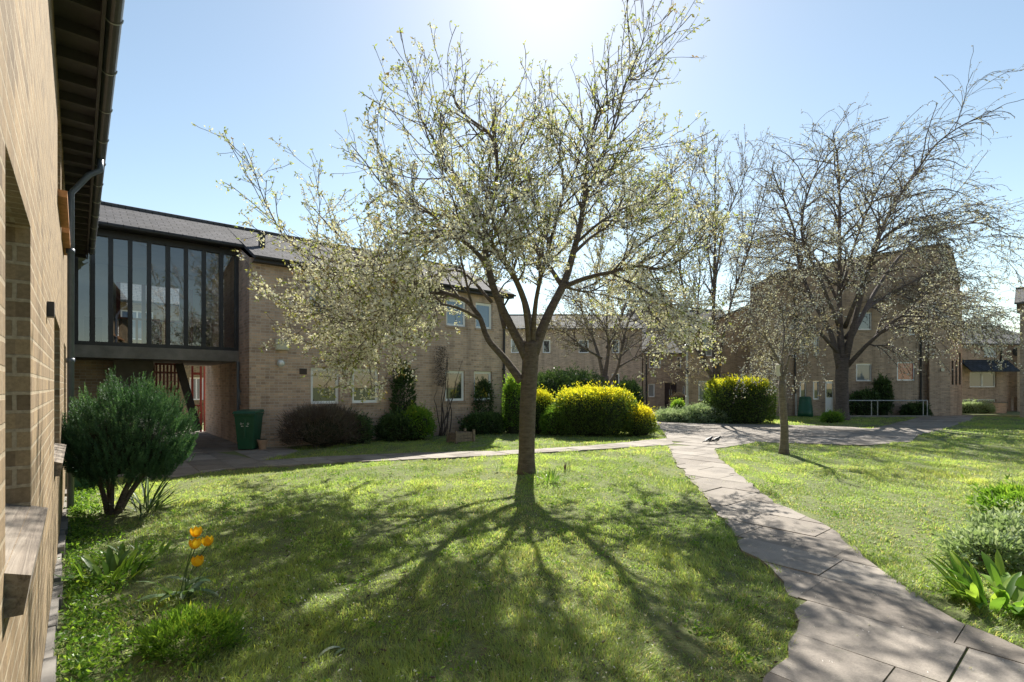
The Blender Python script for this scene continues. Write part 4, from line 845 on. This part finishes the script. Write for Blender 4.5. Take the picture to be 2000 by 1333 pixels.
# ------------------------------------------------------------------ shrubs
def shrub(name, label, x, y, rx, ry, h, n, ls, mat='leaf_dark', z0=.05, power=2.4, tfun=None, seed=1, lump=.10, up=.4, wd=.5, cat='shrub', group=None, core=True, rz=0, core_k=.80, stems=0):
    z0 = -.16*h if z0 == 0 else z0
    r = np.random.RandomState(seed); root = thing(name, label, cat, (x, y, 0), rz, group)
    d = r.normal(size=(n,3)); d /= np.linalg.norm(d, axis=1)[:,None]; d[:,2] = np.where(d[:,2] < -.55, -d[:,2], d[:,2])
    k_ = (np.abs(d[:,0])**power+np.abs(d[:,1])**power+np.abs(d[:,2])**power)**(-1/power)
    lm = 1+lump*fbm3(d, 3.0, seed)+lump*.6*fbm3(d, 7.5, seed+1)
    rad = (k_*lm)[:,None]*(1-.28*r.rand(n,1)**2.2); P = d*rad*np.array([rx,ry,(h-z0)/2])+np.array([0,0,z0+(h-z0)/2])
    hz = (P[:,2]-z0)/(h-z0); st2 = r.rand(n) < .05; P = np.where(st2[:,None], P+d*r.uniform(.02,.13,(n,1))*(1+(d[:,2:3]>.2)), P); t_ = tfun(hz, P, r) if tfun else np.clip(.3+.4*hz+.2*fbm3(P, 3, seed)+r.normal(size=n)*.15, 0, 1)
    mb = MB(); dd = d*np.array([1,1,1])+np.array([0,0,up])+r.normal(size=(n,3))*.55; kites(mb, P, dd, ls*r.uniform(.55,1.7,n), ls*wd*r.uniform(.7,1.3,n), t_, r, -.2); mb.build('foliage', M[mat], root)
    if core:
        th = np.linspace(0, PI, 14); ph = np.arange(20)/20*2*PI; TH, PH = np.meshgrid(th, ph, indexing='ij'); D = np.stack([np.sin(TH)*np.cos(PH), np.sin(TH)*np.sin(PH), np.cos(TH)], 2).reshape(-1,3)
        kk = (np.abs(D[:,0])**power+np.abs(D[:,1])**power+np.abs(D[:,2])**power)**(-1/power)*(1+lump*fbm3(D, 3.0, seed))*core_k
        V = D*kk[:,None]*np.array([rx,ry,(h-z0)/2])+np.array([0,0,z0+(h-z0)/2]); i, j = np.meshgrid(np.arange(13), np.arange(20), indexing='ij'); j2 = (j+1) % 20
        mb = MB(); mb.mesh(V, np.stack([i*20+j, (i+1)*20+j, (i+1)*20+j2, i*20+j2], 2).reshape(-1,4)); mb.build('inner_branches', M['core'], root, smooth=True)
    if stems:
        mb = MB()
        for q in range(stems): a = r.rand()*6.28; mb.tube(crom([np.array([.05*math.cos(a),.05*math.sin(a),0]), np.array([rx*.3*math.cos(a),ry*.3*math.sin(a),h*.3]), np.array([rx*.6*math.cos(a),ry*.6*math.sin(a),h*.7])], 4), np.linspace(.02,.006,9), 6)
        mb.build('stems', M['bark_dark'], root, smooth=True)
    return root
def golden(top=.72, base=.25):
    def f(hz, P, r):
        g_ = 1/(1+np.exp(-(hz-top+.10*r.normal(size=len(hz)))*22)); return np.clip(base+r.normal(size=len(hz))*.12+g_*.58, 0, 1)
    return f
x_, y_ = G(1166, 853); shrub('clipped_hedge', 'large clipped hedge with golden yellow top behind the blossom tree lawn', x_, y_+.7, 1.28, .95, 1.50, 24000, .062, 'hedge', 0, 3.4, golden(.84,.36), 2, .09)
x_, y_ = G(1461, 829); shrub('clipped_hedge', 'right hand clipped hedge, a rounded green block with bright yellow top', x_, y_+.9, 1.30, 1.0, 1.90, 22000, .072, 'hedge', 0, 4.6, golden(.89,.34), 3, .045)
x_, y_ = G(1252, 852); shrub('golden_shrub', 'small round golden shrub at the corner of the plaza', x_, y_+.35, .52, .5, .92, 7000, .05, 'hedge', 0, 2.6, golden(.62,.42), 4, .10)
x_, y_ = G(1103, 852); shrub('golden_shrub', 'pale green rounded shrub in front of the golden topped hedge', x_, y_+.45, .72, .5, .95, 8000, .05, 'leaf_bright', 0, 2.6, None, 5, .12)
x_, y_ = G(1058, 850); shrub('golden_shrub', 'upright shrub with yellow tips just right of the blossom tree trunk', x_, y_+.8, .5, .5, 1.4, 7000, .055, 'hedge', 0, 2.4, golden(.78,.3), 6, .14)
for i, (px, py, dx, rx, h_, lab, mt_) in enumerate([(1040,845,1.6,.9,1.9,'dark glossy evergreen right behind the blossom tree trunk','leaf_dark'),(1090,845,2.2,1.2,2.1,'loose green shrub rising behind the golden hedge on its left','leaf_dark'),(1140,842,2.6,1.3,2.2,'dark shrub showing above the golden hedge middle','leaf_dark'),(1247,835,2.0,.62,1.75,'dark green bush at the right shoulder of the golden hedge','leaf_dark')]):
    x_, y_ = G(px, py); shrub('evergreen_shrub', lab, x_, y_+dx, rx, .8, h_, 7000, .08, mt_, 0, 2.2, None, 30+i, .2, group='evergreens behind the golden hedge')
x_, y_ = G(1003, 850); shrub('evergreen_shrub', 'narrow leafy shrub at the right hand corner of the long house', x_, y_+.5, .35, .4, 1.9, 4000, .07, 'leaf_bright', 0, 2.2, None, 37, .25)
# bed on the plaza
x_, y_ = G(1330, 826); shrub('flower_bed', 'low pale green ground cover plants in the bed below the slender tree, left part', x_-.1, y_+.9, .75, .9, .5, 8000, .06, 'leaf_silver', -.2, 2.4, None, 41, .2, cat='bedding plants')
x_, y_ = G(1385, 828); shrub('flower_bed', 'low green bedding plants at the foot of the slender tree', x_+.25, y_+.8, 1.05, .9, .75, 10000, .07, 'leaf_silver', -.2, 2.4, None, 42, .2, cat='bedding plants')
x_, y_ = G(1325, 815); shrub('yellow_flower_clump', 'leafy clump with yellow flowers in the plaza bed', x_, y_, .35, .3, .85, 3000, .06, 'leaf_bright', 0, 2.2, None, 43, .2, cat='flowers')
x_, y_ = G(1325, 806); shrub('round_bush', 'small brownish ball bush in front of the brown double door', x_, y_, .55, .5, 1.15, 4000, .06, 'drytwig', 0, 2.2, None, 44, .08, cat='bush')
# against the long house
def fpos(px, py, r_): t_ = tpx(px, r_); return F(t_, r_)[:2]
x_, y_ = fpos(632, 0, -.75); shrub('dry_shrub', 'grey brown leafless shrub below the two left ground floor windows', x_, y_, 1.0, .5, .95, 8000, .17, 'drytwig', 0, 2.1, None, 51, .24, wd=.07, core_k=.62, rz=FANG, up=.8)
x_, y_ = fpos(690, 0, -.6); shrub('low_shrub', 'low dark green shrub at the right end of the dry shrub', x_, y_, .5, .4, .75, 3000, .07, 'leaf_dark', 0, 2.3, None, 52, .2)
x_, y_ = fpos(812, 0, -.7); shrub('wall_shrub', 'bushy green shrub against the house wall between the window pairs', x_, y_, .5, .42, .92, 4500, .07, 'leaf_bright', 0, 2.3, None, 53, .2)
x_, y_ = fpos(788, 0, -.35); shrub('climbing_shrub', 'dark leafy climber reaching up the wall left of the bushy green shrub', x_, y_, .30, .2, 2.15, 2200, .09, 'leaf_dark', .1, 2.2, None, 54, .35, core=False, stems=5)
x_, y_ = fpos(775, 0, -.6); shrub('low_shrub', 'low dark shrub at the foot of the climber', x_, y_, .55, .4, .7, 3500, .08, 'leaf_dark', 0, 2.3, None, 55, .2)
x_, y_ = fpos(948, 0, -.7); shrub('low_shrub', 'wide dark shrub below the right hand windows behind the planter', x_, y_, .85, .45, .66, 5000, .08, 'leaf_dark', 0, 2.3, None, 56, .18, rz=FANG)
x_, y_ = fpos(945, 0, -.35); shrub('climbing_shrub', 'leafy climber covering the rightmost ground floor window', x_, y_, .27, .16, 1.75, 1300, .08, 'leaf_dark', .4, 2.2, None, 57, .35, core=False, stems=4)
t = thing('bare_climber', 'bare brown climbing stems on the wall left of the third window', 'climber', (*fpos(862, 0, -.25), 0), FANG)
r_ = np.random.RandomState(60); mb = MB()
for i in range(9):
    x0_ = r_.uniform(-.15,.25); pts = [np.array([x0_,r_.uniform(-.1,.05),0])]; lean = r_.uniform(-.05,.25)
    for j in range(7): pts.append(pts[-1]+np.array([lean*.35+r_.normal()*.04,r_.normal()*.01,r_.uniform(.3,.42)*(1 if i < 5 else .7)]))
    mb.tube(crom(pts, 2), np.linspace(.022,.005,15), 5)
mb.build('stems', M['twig'], t, smooth=True)
P = np.array([[r_.normal()*.12+.0, -.02+r_.normal()*.04, r_.uniform(1.6,2.9)] for i in range(900)]); mb = MB(); kites(mb, P, r_.normal(size=P.shape), .07, .02, r_.rand(len(P)), r_); mb.build('dead_leaves', M['drytwig'], t)
# in front of the tall block
for i, (px, rx, h_, lab) in enumerate([(1690,.9,1.3,'dark bush behind the left half of the handrail'),(1720,.35,2.0,'upright spiky shrub behind the middle of the handrail'),(1785,.6,.6,'low dark bush behind the right half of the handrail')]):
    shrub('bush', lab, W(px,27.3), 27.2, rx, .45, h_, 3500, .10, 'leaf_dark', 0, 2.2, None, 70+i, .25, cat='bush')
x_, y_ = G(1625, 826); shrub('daffodil_clump', 'bright leafy clump at the foot of the spreading tree', x_, y_, .38, .35, .42, 2500, .10, 'leaf_bright', -.1, 2.2, None, 75, .2, wd=.18, cat='plant')
shrub('low_hedge', 'low mottled hedge left of the brick pier at far right', W(1903,30.6), 30.6, 1.0, .35, .58, 6000, .08, 'leaf_silver', 0, 4.5, None, 76, .05, cat='hedge')

# ------------------------------------------------------------------ dark conifer bush near the wall
x_, y_ = G(218, 1003); con = thing('conifer_bush', 'dense dark green dwarf conifer bush with bare stems near the left wall', 'bush', (x_, y_, 0))
r_ = np.random.RandomState(91); mb = MB(); st_ = MB(); ns = 2900
C = np.array([.19, .0, .86]); S_ = np.array([.70, .60, .56])
d = r_.normal(size=(ns,3)); d /= np.linalg.norm(d, axis=1)[:,None]; d[:,2] = np.where(d[:,2] < -.9, -d[:,2], d[:,2])
rr = (1-.35*r_.rand(ns)**1.8)*(1+.10*fbm3(d, 3.2, 5)+.08*fbm3(d, 7, 6)); base_p = C+d*rr[:,None]*S_
base_p[:,2] += np.clip(d[:,2],0,1)*.16*np.clip(np.sin(base_p[:,0]*17+1)*np.sin(base_p[:,1]*15+2)+.4*np.sin(base_p[:,0]*31), -.3, 1.2)
base_p[:,:2] *= (1+.05*np.sin(base_p[:,2:3]*19+np.arctan2(d[:,1:2], d[:,0:1])*6))
base_p[:,2] += np.where(d[:,2] > 0, .12*(base_p[:,0]-C[0]), 0)
ax_ = d*np.array([.55,.55,.25])+np.array([0,0,1.0])+r_.normal(size=(ns,3))*.12; ax_ /= np.linalg.norm(ax_, axis=1)[:,None]
L_ = r_.uniform(.10,.20,ns)*(1+.5*np.clip(d[:,2],0,1)); tb = np.clip(.42+.25*fbm3(base_p, 4, 2)+r_.normal(size=ns)*.1, 0, 1)
for j in range(34):
    f = (j+.5)/34; p0 = base_p+ax_*(L_*f)[:,None]; sd2 = np.cross(ax_, r_.normal(size=(ns,3))); sd2 /= np.linalg.norm(sd2, axis=1)[:,None]
    nd = ax_*(.55+.8*f)+sd2*.8; ln_ = .036*(1.05-.45*f); kites(mb, p0, nd, ln_, .0085, np.clip(tb+.30*(f-.4)+r_.normal(size=ns)*.06, 0, 1), r_, .1)
mb.build('foliage', M['pine'], con)
for i in range(11):
    a = r_.uniform(-2.8,-.2) if i < 6 else r_.rand()*6.28; e = np.array([.22+.45*math.cos(a), .35*math.sin(a), .85]); b_ = np.array([.05*math.cos(a)+.02, .05*math.sin(a), -.03])
    st_.tube(crom([b_, b_*.4+e*.35+np.array([0,0,.02]), e], 5), np.linspace(.032,.014,11), 8)
st_.build('stems', M['bark_dark'], con, smooth=True)
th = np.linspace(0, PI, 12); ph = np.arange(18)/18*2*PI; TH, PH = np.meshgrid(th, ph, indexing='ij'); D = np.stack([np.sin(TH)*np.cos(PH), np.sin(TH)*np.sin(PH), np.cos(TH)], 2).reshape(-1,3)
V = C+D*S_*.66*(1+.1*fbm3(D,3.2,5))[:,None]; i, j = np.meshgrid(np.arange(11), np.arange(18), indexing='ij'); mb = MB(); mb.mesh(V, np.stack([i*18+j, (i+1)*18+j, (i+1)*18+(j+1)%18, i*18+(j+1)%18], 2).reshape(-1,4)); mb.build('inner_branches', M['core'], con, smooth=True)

# ------------------------------------------------------------------ leafy plants
def strap(mb, p, az, L, wd, lean, curl, tint, n=6, fold=.25):
    d = np.array([math.cos(az), math.sin(az), 0]); s = np.array([-d[1], d[0], 0]); th = lean; q = np.array(p, float); pts = [q.copy()]; dirs = []
    for i in range(n): v = d*math.sin(th)+np.array([0,0,1])*math.cos(th); q = q+v*L/n; pts.append(q.copy()); th += curl/n
    pts = np.array(pts); f = np.linspace(0, 1, n+1); w_ = wd*np.sin(PI*np.clip(f*.92+.06, 0, 1))**.7*.5; w_[-1] = .001
    up_ = np.array([0,0,1]); A = pts+s*w_[:,None]+up_*(w_*fold)[:,None]; B_ = pts-s*w_[:,None]+up_*(w_*fold)[:,None]
    V = np.concatenate([A, pts, B_]); m = n+1; i = np.arange(n)
    mb.mesh(V, np.concatenate([np.stack([i, i+1, m+i+1, m+i], 1), np.stack([m+i, m+i+1, 2*m+i+1, 2*m+i], 1)]), tint)
def rosette(name, label, x, y, n, L, wd, mat, seed, spread=.15, lean=(.1,1.1), curl=(.3,1.3), cat='plant', z=0, group=None):
    r = np.random.RandomState(seed); t = thing(name, label, cat, (x, y, 0), 0, group); mb = MB()
    for i in range(n):
        a = r.rand()*6.28; ro = spread*r.rand()**.6; strap(mb, (ro*math.cos(a), ro*math.sin(a), -.01), a+r.normal()*.5, L*r.uniform(.55,1.15), wd*r.uniform(.7,1.2), r.uniform(*lean), r.uniform(*curl), r.rand(), fold=.3)
    mb.build('leaves', M[mat], t, smooth=True); return t
# tulips
tx, ty = G(352, 1165)
heads = [(383,1040),(381,1063),(405,1058),(386,1097)]
tul = thing('tulip_clump', 'clump of four yellow tulips on the lawn near the left wall', 'tulips', (tx, ty, 0)); mb = MB(); rt_ = np.random.RandomState(4)
for i in range(15): a = rt_.uniform(0,6.28); strap(mb, (rt_.normal()*.05, rt_.normal()*.05, 0), a, rt_.uniform(.2,.36), rt_.uniform(.04,.065), rt_.uniform(.3,1.1), rt_.uniform(.5,1.5), rt_.rand(), 7)
mb.build('leaves', M['tulip_leaf'], tul, smooth=True)
for i, (hx, hy) in enumerate(heads):
    hp = at(hx, hy, ty+[.03,-.03,.04,-.08][i])-np.array([tx,ty,0]); sm = MB(); sm.tube(crom([np.array([rt_.normal()*.03,rt_.normal()*.03,0]), hp*np.array([.45,.45,.5]), hp-np.array([0,0,.035])], 5), .0035, 6); stm = sm.build('stem', M['tulip_leaf'], tul, smooth=True)
    fm = MB()
    for k_ in range(6):
        a0 = k_*PI/3+rt_.rand()*.2; outr = .038 if k_ % 2 else .043; prof = [(0,.0,.012),(.022,.008,.022),(.036,.03,.026),(outr,.052,.022),(outr*1.02,.072,.002)]
        V = []; 
        for (ra, z, hw) in prof:
            for s in (-1, 0, 1): aa = a0; c_, s_ = math.cos(aa), math.sin(aa); rad_ = ra-(abs(s)*.006); V.append((hp[0]+c_*rad_-s_*s*hw, hp[1]+s_*rad_+c_*s*hw, hp[2]-.035+z))
        fs = [(j*3+m_, j*3+m_+1, j*3+m_+4, j*3+m_+3) for j in range(4) for m_ in (0,1)]; fm.mesh(V, fs, rt_.rand())
    fm.build('flower', M['tulip'], stm, smooth=True)
x_, y_ = G(285, 1000); rosette('iris_clump', 'dark arching strap leaves spilling right of the conifer bush stems', x_, y_, 46, .55, .025, 'leaf_dark', 12, .14, (.3,1.2), (.3,1.0))
x_, y_ = G(215, 1128); rosette('leafy_weed', 'upright leafy green plant by the wall behind the tulips', x_, y_, 60, .24, .05, 'leaf_bright', 13, .22, (.1,1.0), (.2,1.2))
x_, y_ = G(262, 1092); rosette('leafy_weed', 'bright tuft of leaves between the conifer bush and the wall plants', x_, y_, 60, .16, .03, 'leaf_bright', 14, .3, (.1,1.0), (.2,1.2))
x_, y_ = G(375, 1255); shrub('feathery_weed', 'bushy feathery green weed in the lawn in front of the tulips', x_, y_, .27, .24, .15, 3400, .036, 'leaf_bright', -.09, 2.0, None, 81, .38, wd=.3, cat='plant', core=False, up=.9)
x_, y_ = G(1068, 940); rosette('daffodil_leaves', 'tuft of fading daffodil leaves right of the blossom tree trunk', x_, y_, 90, .26, .014, 'leaf_bright', 15, .32, (.1,1.0), (.2,1.2))
x_, y_ = G(1105, 922); rosette('dry_stalks', 'small dry seedhead stalks beyond the daffodil leaves', x_+.0, y_+.1, 20, .22, .012, 'drytwig', 16, .1, (.0,.4), (.0,.4))
x_, y_ = G(972, 920); rosette('single_daffodil', 'small lone plant left of the blossom tree trunk', x_, y_, 9, .2, .02, 'leaf_silver', 17, .04, (.0,.6), (.2,.8))
x_, y_ = G(675, 1262); rosette('fallen_leaf', 'single long pale leaf bent over in the front lawn', x_, y_, 2, .19, .035, 'leaf_silver', 20, .02, (.9,1.3), (1.0,1.8))
# foreground plants on the right
x_, y_ = G(1968, 1188); rosette('broad_leaf_plant', 'large bright broad leaved plant at the right edge of the lawn', x_+.05, y_+.05, 90, .34, .07, 'leaf_lime', 18, .30, (.05,1.05), (.1,1.1))
x_, y_ = G(1915, 1105); t = shrub('silver_weed', 'silvery green lobed leaf weed left of the broad leaved plant', x_+.06, y_, .27, .25, .27, 1900, .05, 'leaf_silver', -.03, 2.2, None, 83, .3, wd=.6, cat='plant', core=False, stems=7)
x_, y_ = G(1992, 1110); shrub('silver_weed', 'silvery weed clump behind the broad leaved plant at the right edge', x_+.2, y_+.25, .32, .28, .36, 2400, .05, 'leaf_silver', -.03, 2.2, None, 84, .3, wd=.6, cat='plant', core=False, stems=7)
x_, y_ = G(1930, 1010); shrub('green_weed', 'low green weed patch beyond the silvery plants at the right edge', x_+.6, y_+.1, .5, .4, .3, 2500, .06, 'leaf_bright', -.05, 2.2, None, 85, .25, wd=.4, cat='plant', core=False)

# ------------------------------------------------------------------ grass
def noise2(x, y, s, sd_):
    r = np.random.RandomState(sd_); o = np.zeros_like(x)
    for k_ in range(7): a = r.rand()*6.28; f = s*r.uniform(.6,2.4); o += np.sin(x*f*math.cos(a)+y*f*math.sin(a)+r.rand()*6.28)
    return o/3.5
tr_of = lambda x, y: ((x-F0[0])*UX+(y-F0[1])*UY, -(x-F0[0])*UY+(y-F0[1])*UX)
def grass_band(mb, y0, y1, dens, hgt, wid, seed, seg):
    r = np.random.RandomState(seed); xm0, xm1 = -y1*1.06-.3, y1*1.06+.3; n = int((xm1-xm0)*(y1-y0)*dens)
    x = r.uniform(xm0, xm1, n); y = r.uniform(y0, y1, n); k_ = np.abs(x) < y*1.06+.5
    t_, rr_ = tr_of(x, y); k_ &= (t_ > XL+.10+.1*noise2(x,y,3,9)) & ~((rr_ > -.45+.2*noise2(x,y,2,8)) & (t_ < T1+.3) & (rr_ < 30)); k_ &= y < 27.3
    jx = noise2(x, y, 9, 3)*.045; jy = noise2(x, y, 9, 4)*.045; k_ &= ~onpath(x+jx, y+jy)
    c1 = noise2(x, y, 1.1, 5); c2 = noise2(x, y, 4.5, 6); c3 = noise2(x, y, 13, 7)
    k_ &= r.rand(n) < np.clip(.9+.25*c2+.12*c3, .35 if y1 < 6 else .7, 1)
    # worn soil under the conifer and along the wall
    dcon = np.hypot(x-con.location.x-.1, y-con.location.y); k_ &= ~((dcon < .55) & (r.rand(n) < .8))
    k_ &= ~((t_ < XL+.55+.25*noise2(x,y,2.5,12)) & (y < 8) & (r.rand(n) < .70))
    x, y, c1, c2, c3, t_ = x[k_], y[k_], c1[k_], c2[k_], c3[k_], t_[k_]; n = len(x)
    c4 = noise2(x, y, 24, 31); H = hgt*np.clip(.95+.40*c2+.45*c3+.35*c4+.2*c1, .25, 2.6)*r.uniform(.5,1.35,n); az = r.rand(n)*6.28; ln = r.uniform(.1,.95,n)
    edge = onpath(x+.07,y)|onpath(x-.07,y)|onpath(x,y+.09)|onpath(x,y-.09); H = np.where(edge, H*1.45, H)
    swirl = noise2(x, y, 1.8, 15)*3; az = np.where(r.rand(n) < .5, swirl+r.normal(size=n)*.5, az)
    z = gh(x, y)-.004; b = np.stack([x, y, z], 1); d = np.stack([np.cos(az)*np.sin(ln), np.sin(az)*np.sin(ln), np.cos(ln)], 1); fa = az+PI/2+r.normal(size=n)*.6; s = np.stack([np.cos(fa), np.sin(fa), np.zeros(n)], 1)*(wid*r.uniform(.7,1.3,n))[:,None]*.5
    tnt = .50+.16*c1+.10*c2+.10*c4+r.normal(size=n)*.15; dry = (r.rand(n) < np.clip((.10+.05*(x > y*.4))+.13*noise2(x,y,1.6,21)+.07*c3, .02, .45)) ; tnt = np.where(dry, r.uniform(0,.13,n), np.clip(tnt, .2, 1))
    tip = b+d*H[:,None]+np.stack([np.cos(az), np.sin(az), np.zeros(n)-.2], 1)*(H*.35)[:,None]
    if seg: m = b+d*(H*.55)[:,None]; mb.quads(np.stack([b-s, b+s, m+s*.8, m-s*.8], 1), tnt); mb.tris(np.stack([m-s*.8, m+s*.8, tip], 1), tnt)
    else: mb.tris(np.stack([b-s, b+s, tip], 1), tnt)
    return n
mb = MB(); tot = 0
for a in [(1.2,3.6,7500,.040,.0052,1,1),(3.6,5.2,5400,.040,.0062,2,1),(5.2,7.5,3200,.040,.0085,3,1),(7.5,11,2700,.040,.011,4,0),(11,16,1350,.042,.017,5,0),(16,27.4,560,.05,.028,6,0)]: tot += grass_band(mb, *a)
print('grass blades', tot)
# litter on the lawn and the paving: blossom petals, dry leaves, clover-like weeds
r = np.random.RandomState(77); n = 5200; y = 1.5+13.5*r.rand(n)**1.3; x = r.uniform(-1.02, 1.02, n)*y; k_ = (np.hypot(x-.3, y-7.5) < 6.5*r.rand(n)**.4+1.5); x, y = x[k_], y[k_]; t_, rr_ = tr_of(x, y); k_ = (t_ > XL+.2) & (rr_ < -.3); x, y = x[k_], y[k_]
z = np.where(onpath(x, y), .016, gh(x, y)+r.uniform(.012,.035,len(x))); d = r.normal(size=(len(x),3))*np.array([1,1,.25]); p_ = MB(); kites(p_, np.stack([x,y,z],1), d, r.uniform(.010,.022,len(x)), .011, r.rand(len(x)), r, .3)
tag(p_.build('fallen_petals', M['blossom']), 'white petals scattered on lawn and path under the tree', 'petals', kind='stuff')
n = 1500; y = 1.5+9*r.rand(n)**1.5; x = r.uniform(-1.02,1.02,n)*y; t_, rr_ = tr_of(x, y); k_ = (t_ > XL+.2) & ~onpath(x, y); x, y = x[k_], y[k_]
d = r.normal(size=(len(x),3))*np.array([1,1,.3]); p_ = MB(); kites(p_, np.stack([x,y,gh(x,y)+r.uniform(.01,.03,len(x))],1), d, r.uniform(.025,.06,len(x)), .014, r.rand(len(x)), r, .35)
tag(p_.build('dry_leaf_litter', M['drytwig']), 'dry grass clippings and leaf litter in the lawn', 'leaf litter', kind='stuff')
cx_, cy_ = r.uniform(-4.5,4.5,260), 1.8+8.5*r.rand(260)**1.3; t_, rr_ = tr_of(cx_, cy_); k_ = (t_ > XL+.25) & ~onpath(cx_, cy_) & (np.abs(cx_) < cy_*1.05); cx_, cy_ = cx_[k_], cy_[k_]; P = []
for a, b in zip(cx_, cy_): m_ = r.randint(14, 40); P.append(np.stack([a+r.normal(size=m_)*.05, b+r.normal(size=m_)*.05, gh(a,b)+r.uniform(.005,.05,m_)], 1))
P = np.concatenate(P); p_ = MB(); kites(p_, P, r.normal(size=P.shape)*np.array([1,1,.5])+np.array([0,0,.4]), r.uniform(.02,.04,len(P)), .017, r.uniform(.2,.9,len(P)), r, .2)
tag(p_.build('lawn_weeds', M['leaf_bright']), 'small broad leaved weeds spread through the lawn', 'weeds', kind='stuff')
n = 900; rr2 = rY(1.2)+(rY(8.5)-rY(1.2))*r.rand(n)**1.2; tt2 = XL+.08+np.abs(r.normal(size=n))*.16; x, y = F0[0]+tt2*UX-rr2*UY, F0[1]+tt2*UY+rr2*UX; P = []
for a, b in zip(x, y): m_ = 9; P.append(np.stack([a+r.normal(size=m_)*.03, b+r.normal(size=m_)*.03, gh(a,b)+r.uniform(.0,.09,m_)], 1))
P = np.concatenate(P); p_ = MB(); kites(p_, P, r.normal(size=P.shape)*np.array([1,1,.5])+np.array([0,0,.6]), r.uniform(.02,.05,len(P)), .018, r.uniform(0,.9,len(P)), r, .2)
tag(p_.build('wall_foot_weeds', M['leaf_bright']), 'mixed weeds growing along the foot of the left wall', 'weeds', kind='stuff')

tag(mb.build('grass', M['grass']), 'mown lawn grass with dry and mossy patches', 'grass', kind='stuff')
